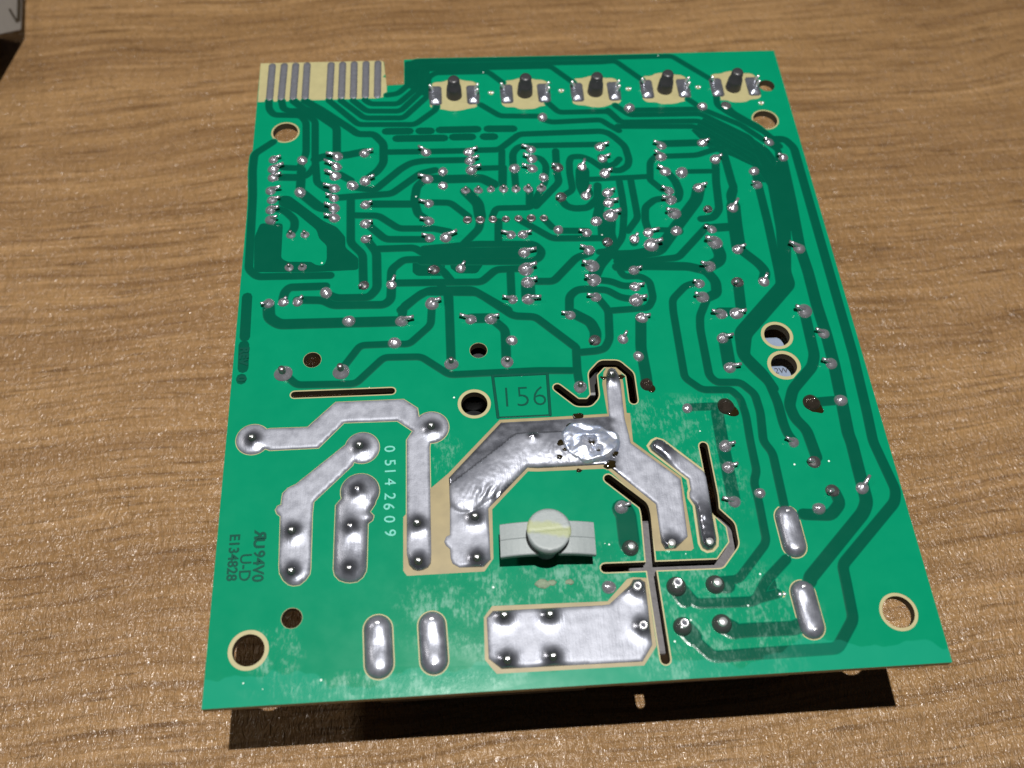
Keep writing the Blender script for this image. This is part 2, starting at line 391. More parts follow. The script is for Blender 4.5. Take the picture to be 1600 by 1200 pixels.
TR = [
(1.3,[(2.5,124.5),(2.63,122.21),(3.74,120.42),(9.38,120.03),(10.59,118.09),(10.94,109.33),(9.77,105.31),(6.38,105.67)]),
(1.3,[(5.15,124.4),(5.64,122.27),(6.68,121.53),(9.58,121.42),(12.45,118.36),(12.83,107.61),(13.41,101.48),(14.19,100.61),(16.15,98.95)]),
(1.5,[(7.68,124.3),(9.8,122.11),(13.41,119.7),(17.0,116.3),(17.18,109.08)]),
(1.5,[(10.09,124.21),(13.34,121.8),(20.01,115.67),(21.4,114.25),(24.75,114.12),(26.75,111.35),(26.75,106.07),(25.53,103.85),(23.61,102.17)]),
(1.6,[(11.26,123.46),(14.92,119.3),(16.98,117.15)]),
(1.2,[(15.16,124.2),(21.48,116.98),(33.28,116.52),(37.67,120.52),(37.95,121.57)]),
(1.2,[(17.7,124.1),(22.72,118.83),(30.91,118.51),(36.24,124.84),(36.36,130.28),(37.96,131.71),(49.52,131.66),(52.47,128.23)]),
(1.2,[(20.25,124.01),(23.2,120.79),(30.29,120.52),(34.98,126.32),(35.09,131.81),(36.42,132.95),(63.37,132.85),(67.92,127.66)]),
(1.2,[(22.79,124.09),(23.95,122.88),(29.8,122.65),(33.7,127.09),(33.81,133.34),(35.4,134.11),(74.68,133.77),(77.94,134.04),(83.05,128.03)]),
(1.2,[(27.51,125.34),(29.82,125.72),(32.57,128.77),(32.65,134.7),(33.84,135.52),(74.85,135.21),(90.79,135.12),(98.45,127.47)]),
(1.4,[(4.05,112.75),(0.46,109.59),(0.39,105.21),(0.89,98.36),(1.32,80.33),(3.01,78.52),(16.72,78.22)]),
(1.7,[(12.83,107.61),(14.75,108.35),(17.32,108.41),(19.15,108.5),(22.81,109.34)]),
(1.3,[(26.75,109.02),(34.88,108.86),(44.05,108.72)]),
(1.3,[(12.89,105.98),(11.99,104.09),(10.6,102.87),(6.52,103.04)]),
(1.3,[(44.3,108.81),(50.51,108.72),(55.05,112.92),(72.33,113.1),(73.8,112.53),(75.16,111.11),(76.88,108.67),(77.3,104.98),(76.83,103.22),(75.08,101.99),(73.51,102.19)]),
(1.2,[(51.12,108.37),(50.6,99.92)]),
(1.3,[(53.21,104.33),(53.31,107.61),(54.56,109.4),(57.33,109.62),(72.04,109.37)]),
(1.2,[(47.44,121.74),(51.34,118.31),(60.4,117.9)]),
(1.2,[(60.44,116.85),(62.16,116.09),(72.71,116.37),(74.08,114.93),(76.17,113.12)]),
(1.2,[(61.88,121.73),(63.95,118.88),(74.53,118.76),(76.51,115.88)]),
(1.2,[(45.8,103.82),(50.22,103.8)]),
(1.2,[(57.09,106.47),(59.04,106.06),(59.99,104.05),(59.37,99.55),(55.97,93.06),(49.03,93.2),(48.19,91.1)]),
(1.3,[(62.28,107.92),(62.0,102.01),(62.26,99.43),(57.04,93.37)]),
(1.2,[(72.23,102.02),(69.27,105.2),(67.38,106.27),(65.37,106.13),(64.84,104.94),(64.62,101.91),(64.82,97.21),(62.74,95.82)]),
(1.2,[(71.53,105.99),(72.38,103.32),(74.09,103.69),(75.27,105.17)]),
(2.6,[(67.3,102.23),(66.9,98.39),(67.49,96.25)]),
(1.4,[(62.03,95.23),(63.13,93.11),(64.67,92.42),(67.41,92.51),(69.62,94.9),(69.99,98.26)]),
(1.1,[(68.7,99.93),(75.23,100.04),(80.81,100.2)]),
(1.2,[(74.53,99.17),(74.62,95.11),(74.54,91.38),(73.74,86.55),(73.29,84.58),(71.28,81.72),(68.42,81.42)]),
(1.2,[(76.92,99.33),(77.04,91.27),(77.04,89.53),(74.7,86.31)]),
(1.2,[(74.57,119.11),(76.98,115.51),(93.73,115.21),(101.3,108.37),(104.59,105.54),(105.42,101.63),(106.13,92.92),(106.4,84.9)]),
(1.2,[(76.29,120.47),(79.04,117.53),(94.34,117.3),(103.66,109.98),(105.32,104.95),(106.97,100.58),(107.36,92.87),(107.25,85.47)]),
(1.2,[(76.06,114.33),(92.45,113.69),(98.63,107.8),(102.94,103.6),(103.98,102.02),(105.8,96.11)]),
(1.2,[(79.74,118.92),(94.84,118.7),(102.32,113.83),(109.1,106.36),(108.18,101.52),(107.62,86.06)]),
(1.2,[(92.43,121.65),(95.3,118.32)]),
(1.2,[(98.65,122.51),(98.41,119.63),(100.38,117.42),(107.08,111.56),(109.57,107.36)]),
(1.2,[(100.37,119.56),(101.42,117.38),(106.06,112.99),(109.09,108.74)]),
(1.7,[(84.67,109.03),(93.35,109.02),(96.21,108.57)]),
(1.2,[(84.16,105.53),(91.62,105.56),(94.88,106.77),(98.63,107.8)]),
(1.2,[(83.04,105.58),(81.58,104.15),(80.9,99.29),(81.38,98.63),(83.05,96.52)]),
(1.0,[(87.78,101.21),(94.39,101.06)]),
(1.4,[(95.35,104.41),(94.37,98.08),(93.78,90.96),(92.19,88.87),(89.73,88.67)]),
(1.5,[(97.32,106.17),(97.59,97.95),(97.76,96.61),(96.64,94.59),(96.59,91.61)]),
(1.5,[(84.72,101.07),(85.99,98.95),(86.5,95.86),(85.8,93.88),(84.42,93.81)]),
(1.3,[(83.11,94.24),(81.13,94.08),(78.91,92.18),(78.44,88.76),(78.74,86.13)]),
(1.6,[(107.51,109.42),(111.09,109.28),(112.5,106.84),(112.5,96.46),(112.52,74.77),(112.53,55.78),(112.03,43.83),(111.65,38.17),(113.17,28.9),(112.48,26.83),(100.88,16.4),(100.79,13.64),(100.48,7.56),(96.9,3.19),(83.88,3.13),(77.3,3.01),(75.32,5.18),(73.57,7.61)]),
(2.0,[(109.28,103.12),(108.83,92.81),(108.01,80.65),(108.33,74.9),(108.26,67.17),(108.55,60.68),(108.49,54.13),(108.09,46.95),(107.63,39.78),(107.84,38.15),(107.74,32.67),(107.7,27.1),(106.6,25.22),(95.23,14.68),(94.94,14.07)]),
(1.5,[(103.03,101.07),(102.95,96.23),(102.92,86.87),(102.59,75.38),(102.35,72.11),(92.29,61.79),(91.89,56.8),(93.48,53.97),(95.77,50.84),(96.49,46.67),(96.62,42.34),(96.96,40.35),(97.76,38.83)]),
(1.7,[(107.11,101.23),(106.22,85.21),(104.08,75.16),(104.3,72.02),(93.65,61.09),(92.42,56.78),(95.09,52.68),(96.31,49.62)]),
(1.4,[(105.98,101.94),(105.02,85.27),(103.41,75.34),(103.33,72.07),(92.9,61.44)]),
(2.6,[(96.78,91.76),(96.3,87.17),(95.91,81.2)]),
(1.8,[(95.88,81.05),(99.07,77.26),(100.08,75.21),(99.19,73.11)]),
(1.6,[(97.53,95.82),(96.63,93.64),(96.78,91.76)]),
(1.3,[(87.44,69.14),(85.62,65.64),(85.2,62.77),(85.18,52.73),(86.25,51.32),(90.55,51.1),(92.7,48.62),(92.99,44.82),(92.38,39.19),(93.55,36.97),(93.54,27.36)]),
(1.2,[(86.71,73.42),(84.04,72.7),(81.03,69.65),(80.76,66.85),(80.66,52.55),(83.4,49.94),(88.36,49.68),(88.9,49.26),(89.95,47.88),(90.32,44.39),(90.11,39.31),(90.11,33.62),(89.25,31.8),(89.39,28.11),(89.28,21.5),(88.85,20.53),(83.49,15.0),(80.93,14.95)]),
(1.8,[(105.55,65.0),(105.32,56.14),(104.37,53.73),(99.77,49.15),(98.43,45.99),(98.9,43.36),(100.45,41.01),(101.02,35.75)]),
(1.6,[(102.56,46.36),(108.0,46.6)]),
(1.3,[(80.89,46.55),(86.05,46.48)]),
(2.0,[(85.31,45.22),(85.2,39.57),(85.23,28.86)]),
(2.2,[(89.38,60.67),(89.2,54.49)]),
(1.8,[(94.25,73.21),(93.72,67.2)]),
(1.7,[(89.59,66.42),(93.13,66.25)]),
(1.8,[(96.44,25.45),(101.01,25.01),(103.11,27.09),(102.63,29.21)]),
(2.3,[(90.58,96.75),(89.58,93.63),(84.97,87.66),(80.2,81.32),(75.35,80.37),(71.82,80.39)]),
(1.3,[(90.62,86.81),(83.69,79.41),(77.49,78.83),(71.65,78.95)]),
(1.8,[(71.49,77.67),(77.33,77.69),(85.22,77.18),(88.55,76.02),(89.97,73.41),(89.71,70.62),(87.72,69.75)]),
(2.2,[(91.46,82.58),(92.01,79.62),(91.52,78.19),(89.42,76.99)]),
(1.8,[(91.51,86.32),(95.4,86.45)]),
(2.2,[(70.35,83.82),(71.35,82.31),(68.08,78.4),(66.58,75.34)]),
(1.8,[(71.87,90.68),(71.06,85.87),(71.45,83.18)]),
(1.6,[(69.48,92.94),(69.78,89.24),(69.51,84.75)]),
(1.0,[(79.97,86.38),(84.26,86.19)]),
(1.2,[(72.24,79.94),(71.85,76.8),(72.59,75.34),(75.61,75.34),(77.28,74.0),(77.43,70.1),(76.21,67.97),(69.28,67.67)]),
(1.3,[(66.76,74.91),(69.93,74.34),(72.08,73.12),(74.39,73.15)]),
(1.3,[(66.27,72.56),(68.78,72.44),(71.3,70.52),(73.98,69.99)]),
(1.4,[(75.89,84.46),(75.49,83.3)]),
(1.8,[(82.7,85.35),(84.69,85.87)]),
(1.3,[(66.72,71.06),(68.61,67.7),(68.08,61.35),(66.97,59.46),(65.6,59.01),(62.05,58.8)]),
(1.8,[(74.5,65.93),(73.6,59.26),(73.75,53.15),(73.69,51.91)]),
(1.4,[(61.27,67.78),(61.61,71.3),(63.24,72.75),(66.53,72.82)]),
(1.9,[(61.81,67.48),(64.96,65.32),(65.71,63.04),(65.43,61.48)]),
(1.3,[(61.72,59.85),(61.42,54.78),(61.58,52.03)]),
(1.4,[(30.14,67.67),(30.38,70.34),(34.24,73.56),(44.37,72.94),(50.79,67.34),(54.8,66.96),(61.52,60.11)]),
(1.2,[(61.02,55.05),(54.32,55.39),(38.47,55.31),(33.51,59.33),(26.83,59.53),(21.82,54.31),(11.48,54.59),(9.49,56.65)]),
(1.2,[(19.63,57.88),(22.56,62.3),(28.75,62.3),(31.39,62.12),(35.41,66.09),(35.74,70.62)]),
(2.0,[(5.52,72.06),(5.8,69.11),(7.74,67.57),(30.32,67.19)]),
(1.4,[(38.95,72.92),(38.88,57.92)]),
(1.9,[(42.87,67.19),(46.54,67.09)]),
(1.5,[(46.75,66.87),(49.04,64.38),(48.85,57.93)]),
(1.3,[(50.18,62.18),(48.85,61.26)]),
(1.5,[(8.11,72.97),(8.36,74.73),(9.19,75.79),(15.9,75.75)]),
(1.5,[(10.77,72.85),(15.55,72.54),(17.36,71.32),(26.9,71.0),(28.13,72.16),(28.25,75.17)]),
(1.5,[(15.95,74.1),(17.98,72.91),(24.0,72.77),(25.55,74.75),(25.41,83.22),(23.66,86.21)]),
(1.4,[(4.74,95.12),(7.35,94.4),(9.46,91.89),(9.44,89.8),(8.8,88.64)]),
(2.0,[(10.2,99.05),(14.14,94.87),(16.98,94.44)]),
(1.6,[(4.63,103.16),(10.28,102.83)]),
(1.6,[(10.19,104.91),(10.18,99.52)]),
(1.4,[(17.15,97.2),(21.42,97.48),(28.34,97.81),(34.2,102.95),(37.22,103.69)]),
(1.4,[(20.67,99.86),(24.99,98.89),(30.32,104.4),(32.37,105.83),(34.83,106.32),(44.18,106.17)]),
(1.4,[(20.24,96.91),(20.43,85.77),(22.77,82.91),(22.96,76.25)]),
(1.6,[(23.11,95.37),(32.85,94.95)]),
(1.3,[(20.55,92.61),(25.73,92.32),(29.71,88.9),(35.57,88.64),(36.5,88.6),(39.53,87.72)]),
(1.4,[(23.16,90.68),(27.14,86.35),(35.74,85.96)]),
(1.4,[(25.75,84.07),(32.68,84.05),(34.96,82.21)]),
(1.5,[(35.38,101.62),(33.41,99.48),(32.87,95.75),(33.52,92.35),(35.38,90.75)]),
(1.4,[(28.15,76.29),(28.27,79.09),(30.57,81.26),(35.39,81.18),(38.61,80.89)]),
(1.4,[(28.26,75.87),(35.26,75.68),(45.25,75.35),(48.15,78.12),(54.6,78.16)]),
(1.5,[(30.01,69.64),(32.95,72.48),(35.22,73.88),(43.35,73.64),(49.84,68.69)]),
(1.4,[(17.96,103.31),(20.16,101.62)]),
(1.3,[(35.72,95.26),(40.01,94.98),(43.45,91.31)]),
(2.1,[(43.2,97.81),(45.51,94.59),(45.77,91.2)]),
(1.4,[(45.77,90.29),(45.43,88.2),(42.21,84.5)]),
(2.0,[(35.14,101.47),(40.23,101.16),(46.56,101.15),(48.91,99.46)]),
(1.3,[(51.13,103.87),(50.76,98.75)]),
(1.2,[(53.32,103.45),(53.36,98.64)]),
(1.3,[(56.1,97.89),(55.79,93.84)]),
(1.3,[(49.31,89.84),(48.97,84.2)]),
(1.3,[(53.59,89.95),(55.61,88.35),(59.61,85.13),(69.27,84.76)]),
(1.2,[(58.37,90.05),(59.85,87.87)]),
(1.3,[(61.43,86.96),(66.63,86.67)]),
(1.4,[(34.52,83.68),(44.77,84.38),(55.98,83.88),(57.35,82.06),(56.63,80.36),(54.72,79.73),(34.0,80.67)]),
(1.4,[(34.51,82.95),(52.6,82.57)]),
(1.4,[(35.18,81.77),(52.51,81.27)]),
(1.4,[(36.51,79.85),(38.17,78.07),(39.58,75.76)]),
(1.3,[(50.9,78.05),(50.69,71.36)]),
(2.4,[(54.0,74.8),(53.85,71.21)]),
(1.4,[(54.14,75.08),(58.93,74.85),(63.85,80.26),(66.52,81.21)]),
(1.3,[(37.29,75.31),(38.69,73.03),(38.9,69.21)]),
(1.7,[(71.83,96.43),(69.65,92.31),(68.86,89.59)]),
(1.4,[(91.89,17.89),(87.87,14.51),(85.83,11.66),(84.87,11.28),(75.93,11.47),(74.35,13.88)]),
(1.3,[(85.83,11.66),(89.28,12.35)]),
(2.0,[(79.88,7.88),(81.4,6.72),(83.36,6.81),(90.71,6.7),(91.6,7.01)]),
(3.2,[(66.26,28.05),(66.72,26.96),(66.68,21.95)]),
(2.4,[(79.62,14.47),(81.44,14.14)]),
(2.6,[(73.4,14.16),(74.32,12.33)]),
(2.6,[(73.43,8.04),(74.65,6.27)]),
(2.6,[(79.66,7.89),(81.22,6.94)])]
PL = [
[(2.87,91.28),(7.06,91.09),(7.16,82.62),(8.45,81.7),(13.0,81.49),(13.94,80.6),(15.53,80.53),(16.05,81.92),(15.95,85.39),(14.4,87.21),(13.86,89.3),(9.73,93.69),(6.1,95.98),(6.22,98.13),(8.11,98.05),(14.96,91.35),(17.57,89.73),(19.25,87.29),(19.3,84.66),(21.87,81.94),(21.9,79.38),(12.63,79.25),(2.48,79.72),(1.95,87.77)],
[(32.4,80.89),(38.37,80.62),(38.26,77.22),(33.03,77.46),(32.36,78.34)],
[(39.3,80.86),(46.44,80.54),(45.44,79.15),(44.44,77.49),(40.79,77.66),(39.69,78.85)],
[(31.47,135.49),(38.07,135.63),(36.67,132.5),(36.55,126.99),(36.75,124.82),(34.19,125.27),(32.67,127.13),(31.39,127.91)],
[(95.58,116.89),(103.73,110.32),(106.89,106.79),(108.71,102.05),(108.75,97.48),(103.79,97.69),(103.56,101.6),(98.9,105.1),(94.9,106.93),(93.33,109.7),(91.74,112.51)],
[(86.05,12.76),(89.35,14.81),(89.28,12.35),(88.22,11.52),(85.31,11.25)]]
JT = [
('t',4.4,107.79,1.0,0.18,1.68),
('t',4.49,105.3,1.0,0.24,1.91),
('t',4.55,102.97,1.0,0.22,1.79),
('t',17.37,108.08,1.0,3.03,1.89),
('t',17.19,105.32,1.0,2.73,2.18),
('t',17.25,102.91,1.0,2.8,2.11),
('t',22.85,108.85,1.0,0.04,1.77),
('t',35.51,108.5,1.0,2.63,1.78),
('t',23.05,101.4,1.0,0.13,1.75),
('t',44.28,108.31,1.0,0.22,1.8),
('t',44.42,105.83,1.0,0.15,1.63),
('t',44.55,103.39,1.0,0.05,1.6),
('t',57.22,108.45,1.0,2.87,2.05),
('t',57.14,105.81,1.0,2.75,1.58),
('t',57.06,103.2,1.0,2.95,2.0),
('t',67.33,103.26,1.0,1.14,1.75),
('t',71.62,108.66,1.0,0.12,1.65),
('t',71.74,105.32,1.0,0.18,1.66),
('t',71.79,101.4,1.0,0.22,1.41),
('t',84.52,108.36,1.0,2.82,1.75),
('t',84.08,105.37,1.0,2.75,1.38),
('t',84.35,101.26,1.0,2.57,1.59),
('t',93.25,108.86,1.0,0.08,1.18),
('t',95.25,104.25,1.0,-0.06,1.01),
('t',107.52,108.46,1.0,2.6,1.36),
('t',109.69,104.17,1.0,2.98,1.27),
('t',4.31,99.62,1.0,-0.02,1.88),
('t',4.69,97.12,1.0,0.05,1.51),
('t',4.6,94.68,1.0,-0.05,1.63),
('t',4.75,92.11,1.0,-0.15,1.41),
('t',17.05,102.87,1.0,2.76,1.88),
('t',17.02,99.55,1.0,2.94,1.88),
('t',16.96,97.06,1.0,2.9,1.51),
('t',17.03,94.45,1.0,2.83,1.67),
('t',17.09,92.02,1.0,3.01,1.58),
('t',23.15,95.1,1.0,0.06,1.48),
('t',23.2,90.4,1.0,-0.05,1.46),
('t',23.23,86.54,1.0,0.06,1.44),
('t',28.17,75.48,1.0,1.06,1.73),
('t',8.2,72.46,1.0,0.76,1.15),
('t',10.86,72.33,1.0,0.7,1.23),
('t',5.57,72.31,1.0,-2.67,1.31),
('t',35.64,101.3,1.0,2.93,1.82),
('t',35.73,94.87,1.0,2.94,1.9),
('t',35.63,90.45,1.0,3.01,1.63),
('t',35.76,86.27,1.0,2.91,1.63),
('t',38.79,86.29,1.0,0.31,1.88),
('t',67.3,95.54,1.0,1.04,1.94),
('t',51.56,86.31,1.0,2.89,2.16),
('t',53.91,86.35,1.0,-0.04,1.62),
('t',66.55,86.24,1.0,3.09,1.82),
('t',53.83,81.95,1.0,0.04,1.84),
('t',41.41,78.65,1.0,0.85,1.47),
('t',50.88,70.98,1.0,3.01,1.93),
('t',53.81,70.97,1.0,-0.11,1.89),
('t',66.56,81.96,1.0,2.92,1.7),
('t',66.61,70.78,1.0,3.08,1.75),
('t',71.75,96.13,1.0,0.17,1.45),
('t',71.7,93.63,1.0,-0.0,1.51),
('t',84.36,96.07,1.0,2.91,1.68),
('t',84.39,93.8,1.0,-3.09,1.7),
('t',90.52,96.76,1.0,0.03,1.25),
('t',96.55,91.16,1.0,0.9,1.53),
('t',78.62,85.7,1.0,0.12,1.87),
('t',91.36,85.89,1.0,2.84,1.79),
('t',75.68,84.2,1.0,0.87,0.95),
('t',95.59,80.79,1.0,0.18,1.36),
('t',74.58,76.69,1.0,-0.03,1.19),
('t',89.44,76.87,1.0,3.08,1.51),
('t',74.31,72.9,1.0,0.01,1.53),
('t',86.81,73.02,1.0,2.98,1.48),
('t',102.74,96.89,1.0,3.11,1.38),
('t',107.85,80.39,1.0,2.68,1.85),
('t',99.18,72.85,1.0,1.04,1.27),
('t',89.68,65.86,1.0,3.03,1.74),
('t',89.0,60.53,1.0,0.07,1.79),
('t',89.21,54.28,1.0,-0.03,1.71),
('t',108.15,60.63,1.0,2.84,1.77),
('t',107.96,54.1,1.0,2.82,1.61),
('t',30.05,67.18,1.0,0.04,1.91),
('t',42.86,66.96,1.0,2.89,2.14),
('t',46.52,66.92,1.0,0.07,1.45),
('t',61.39,67.0,1.0,2.99,1.61),
('t',70.48,61.27,1.0,0.9,1.34),
('t',74.66,65.83,1.0,-0.02,1.27),
('t',85.56,38.61,1.0,0.06,1.28),
('t',85.35,34.66,1.0,0.09,1.4),
('t',85.29,28.32,1.0,2.9,1.93),
('t',97.62,38.66,1.0,2.72,1.56),
('t',107.46,29.59,1.0,0.88,1.84),
('t',66.15,28.35,1.0,0.19,1.29),
('t',53.88,77.93,1.3,0.08,1.72),
('t',53.99,74.83,1.3,0.05,1.69),
('t',35.73,70.88,1.3,0.17,1.62),
('t',66.61,78.06,1.3,3.0,1.67),
('t',66.71,74.8,1.3,3.08,1.77),
('t',71.68,90.39,1.3,0.13,1.78),
('t',84.59,90.29,1.3,3.1,1.78),
('t',78.8,82.73,1.3,-0.04,1.56),
('t',91.39,82.6,1.3,2.9,1.53),
('t',74.12,69.74,1.3,-0.03,1.74),
('t',86.85,69.82,1.3,3.04,1.59),
('t',92.56,65.88,1.3,0.01,1.93),
('t',105.61,65.74,1.3,2.95,1.91),
('o',10.22,107.39,1.0,0,0),
('o',38.8,103.14,1.0,0,0),
('o',53.38,103.35,1.0,0,0),
('o',59.2,100.69,1.0,0,0),
('o',60.35,117.54,1.0,0,0),
('o',79.24,119.46,1.0,0,0),
('o',95.15,119.39,1.0,0,0),
('o',102.78,100.66,1.0,0,0),
('o',10.15,98.9,1.0,0,0),
('o',20.47,100.19,1.0,0,0),
('o',15.99,74.26,1.0,0,0),
('o',38.73,99.42,1.0,0,0),
('o',60.94,87.09,1.0,0,0),
('o',68.64,89.0,1.0,0,0),
('o',84.27,85.9,1.0,0,0),
('o',107.85,46.48,1.0,0,0),
('o',20.46,67.64,1.0,0,0),
('o',28.78,62.54,1.0,0,0),
('o',50.16,62.01,1.0,0,0),
('o',72.96,57.4,1.0,0,0),
('o',80.15,46.38,1.0,0,0),
('o',89.83,29.56,1.0,0,0),
('o',99.22,26.26,1.0,0,0),
('o',62.39,14.91,1.0,0,0),
('o',87.65,100.8,1.3,0,0),
('f',100.3,119.63,1.0,0,0),
('d',62.26,103.31,1.0,-3.01,1.05),
('d',23.0,75.58,1.0,-2.3,1.4),
('d',62.19,95.44,1.0,-2.39,1.32),
('d',36.26,78.6,1.0,-2.49,1.28),
('d',91.4,91.08,1.0,-2.23,1.51),
('d',70.29,83.7,1.0,-2.36,1.59),
('d',94.12,72.96,1.0,-2.41,1.16),
('d',65.26,61.27,1.0,-2.29,1.43),
('d',100.31,34.81,1.0,3.08,1.41),
('d',102.29,29.35,1.0,-2.59,1.78),
('p',8.88,88.21,0.95,0,0),
('p',11.53,88.24,0.95,0,0),
('p',8.92,80.43,0.95,0,0),
('p',11.4,80.31,0.95,0,0),
('p',43.21,97.97,0.95,0,0),
('p',45.75,98.02,0.95,0,0),
('p',48.29,98.07,0.95,0,0),
('p',50.83,98.03,0.95,0,0),
('p',53.37,97.95,0.95,0,0),
('p',55.84,97.91,0.95,0,0),
('p',58.45,97.96,0.95,0,0),
('h',43.22,90.42,0.9,0,0),
('h',45.73,90.31,0.9,0,0),
('h',48.24,90.35,0.9,0,0),
('h',50.8,90.3,0.9,0,0),
('h',53.32,90.34,0.9,0,0),
('h',55.84,90.32,0.9,0,0),
('h',58.36,90.21,0.9,0,0),
('p',9.01,56.97,1.7,0,0),
('p',19.27,56.95,1.7,0,0),
('p',38.88,57.59,1.3,0,0),
('p',48.99,57.46,1.3,0,0),
('p',61.61,51.59,1.3,0,0),
('x',86.99,46.39,1.3,0,0),
('x',102.45,46.32,1.3,0,0),
('x',73.59,51.59,1.05,0,0),
('T',66.73,21.2,1.0,0,0),
('T',79.53,14.36,1.0,0,0),
('T',79.5,8.02,1.0,0,0),
('Q',73.26,14.39,1.0,0,0),
('Q',73.24,7.96,1.0,0,0)]
PADS = {'a':{'o':[('c',4.53,44.23,2.85,40,320),(7.5,42.02),(15.69,42.04),(19.96,46.66),(29.15,46.53),(31.78,44.4),(30.72,42.73),(30.48,22.37),(30.81,20.42),(31.51,19.58),(32.22,19.34),(33.04,19.44),(33.86,19.82),(34.34,20.54),(34.43,22.14),(34.6,41.16),('c',34.99,44.95,3.0,-95,135),(32.63,48.85),(30.26,50.71),(18.42,50.73),(13.71,46.07),(7.36,46.16)]},'b':{'o':[('c',23.13,41.65,2.9,-118,165),(12.24,35.47),(10.92,34.85),(10.12,33.97),(10.0,32.83),(9.96,31.93),(9.4,31.73),(9.07,31.07),(9.37,30.38),(9.95,29.91),(10.18,21.39),(10.33,20.22),(10.99,19.03),(11.83,18.3),(12.57,18.07),(13.54,18.15),(14.41,18.83),(15.08,19.84),(15.17,20.78),(15.1,30.17),(15.24,32.16),(21.55,38.49)]},'c':{'o':[('c',22.85,33.62,3.2,-35,200),(19.75,32.41),(18.9,31.32),(18.84,26.62),(18.8,20.47),(19.03,19.4),(19.75,18.57),(20.77,18.15),(21.54,18.05),(22.58,18.15),(23.48,18.83),(23.98,19.75),(24.08,20.48),(24.22,27.87),(24.95,28.39),(25.15,29.16),(24.52,29.87),(25.35,31.19)]},'d':{'o':[(37.69,35.26),(47.1,45.24),(53.5,45.26),(60.26,45.38),(66.1,45.46),(66.34,52.04),(66.56,53.88),(67.03,54.93),(67.64,55.3),(68.32,55.0),(68.77,53.91),(68.95,52.17),(68.79,44.89),(69.13,41.73),(69.23,40.11),(76.81,32.91),(76.42,22.63),(74.12,20.7),(72.35,20.7),(71.91,21.87),(71.99,28.61),(65.06,35.78),(64.29,36.3),(52.78,36.22),(51.05,36.42),(44.03,29.39),(43.93,21.82),(43.94,20.59),(42.77,19.41),(38.87,19.53),(37.77,20.23),(37.49,21.21),(37.44,22.73),(36.84,23.31),(36.55,23.98),(36.89,24.84),(37.52,25.13),(37.7,30.28)]},'e':{'o':[(73.01,40.22),(73.81,40.61),(74.81,40.24),(81.04,34.02),(81.23,33.0),(81.12,22.01),(80.88,20.92),(80.12,20.2),(79.25,20.08),(78.58,20.5),(78.3,21.4),(78.5,28.02),(77.85,29.44),(77.94,30.36),(78.25,30.93),(78.23,32.84),(72.66,38.52),(72.34,39.39)]},'f':{'o':[(42.78,11.14),(43.8,12.17),(60.98,12.08),(62.21,12.16),(65.85,15.05),(66.48,15.93),(67.63,15.97),(68.38,15.39),(68.11,5.42),(66.28,3.01),(44.63,3.19),(42.75,4.84)]}}
TAN = {'d':[(29.97,28.67),(31.03,29.85),(34.6,33.55),(37.58,36.08),(46.89,45.83),(54.68,45.86),(65.87,46.04),(65.66,52.07),(66.16,54.44),(66.88,55.61),(67.85,55.96),(68.83,55.38),(69.38,54.14),(69.45,51.88),(69.28,46.05),(69.89,45.9),(69.68,40.39),(77.05,33.35),(77.11,20.59),(76.63,20.23),(70.76,20.51),(70.66,27.31),(70.65,28.45),(64.82,35.2),(63.99,35.54),(52.73,35.62),(51.11,35.76),(44.66,29.21),(44.38,20.71),(42.83,18.66),(30.48,18.64),(29.88,19.52)],'f':[(42.34,11.27),(43.74,12.99),(61.97,12.69),(65.54,16.09),(66.54,16.35),(68.73,16.11),(68.79,5.28),(66.44,2.4),(43.83,2.52),(42.15,4.73)],'edge':[(-0.02,136.42),(27.27,136.96),(26.74,135.47),(27.13,131.73),(26.61,130.93),(27.42,130.61),(27.41,124.99),(25.47,124.52),(0.16,124.34)]}
PINS = {'a':[(4.62,44.06,'c'),(35.02,44.67,'c'),(32.3,27.11,'c'),(32.39,20.69,'c')],'b':[(22.78,41.64,'c'),(12.11,26.92,'c'),(12.33,20.15,'c')],'c':[(22.57,33.52,'c'),(21.52,27.16,'c'),(21.44,20.05,'c')],'d':[(41.72,27.7,'c'),(41.75,20.69,'c'),(52.44,42.14,'s'),(67.33,53.38,'c'),(73.37,21.27,'T')],'e':[(79.58,21.14,'T')],'f':[(45.52,11.13,'c'),(52.6,10.81,'c'),(45.59,4.33,'c'),(52.54,4.4,'c'),(66.78,14.39,'Q'),(66.86,8.16,'Q')]}
CAPS = [(25.89,10.41,26.1,5.02,2.2),(34.24,10.51,34.45,5.1,2.15),(93.52,25.13,93.72,20.08,2.0),(93.38,12.26,93.65,6.8,2.0)]
EDGE = [(2.59,135.2,2.57,124.53),(5.18,135.22,5.02,124.55),(7.64,135.25,7.55,124.56),(10.11,135.27,10.08,124.57),(15.32,135.2,15.23,124.48),(17.82,135.22,17.77,124.49),(20.33,135.25,20.31,124.5),(22.92,135.27,22.86,124.51),(25.51,135.29,25.42,124.53)]
SW = [(41.86,124.99),(57.2,124.96),(72.5,124.93),(87.84,125.28),(103.27,125.26)]
PEG = [(41.85,124.81),(57.13,124.96),(72.4,124.75),(87.71,124.92),(102.86,124.91)]
VIAS = [(49.82,125.23),(65.06,125.32),(79.78,125.32),(95.14,125.27),(108.11,119.98),(90.02,12.19)]
CLIP = {'head':(53.27,22.69),'wing':[(45.69,25.88),(60.95,25.36),(60.75,19.83),(45.65,20.2)]}
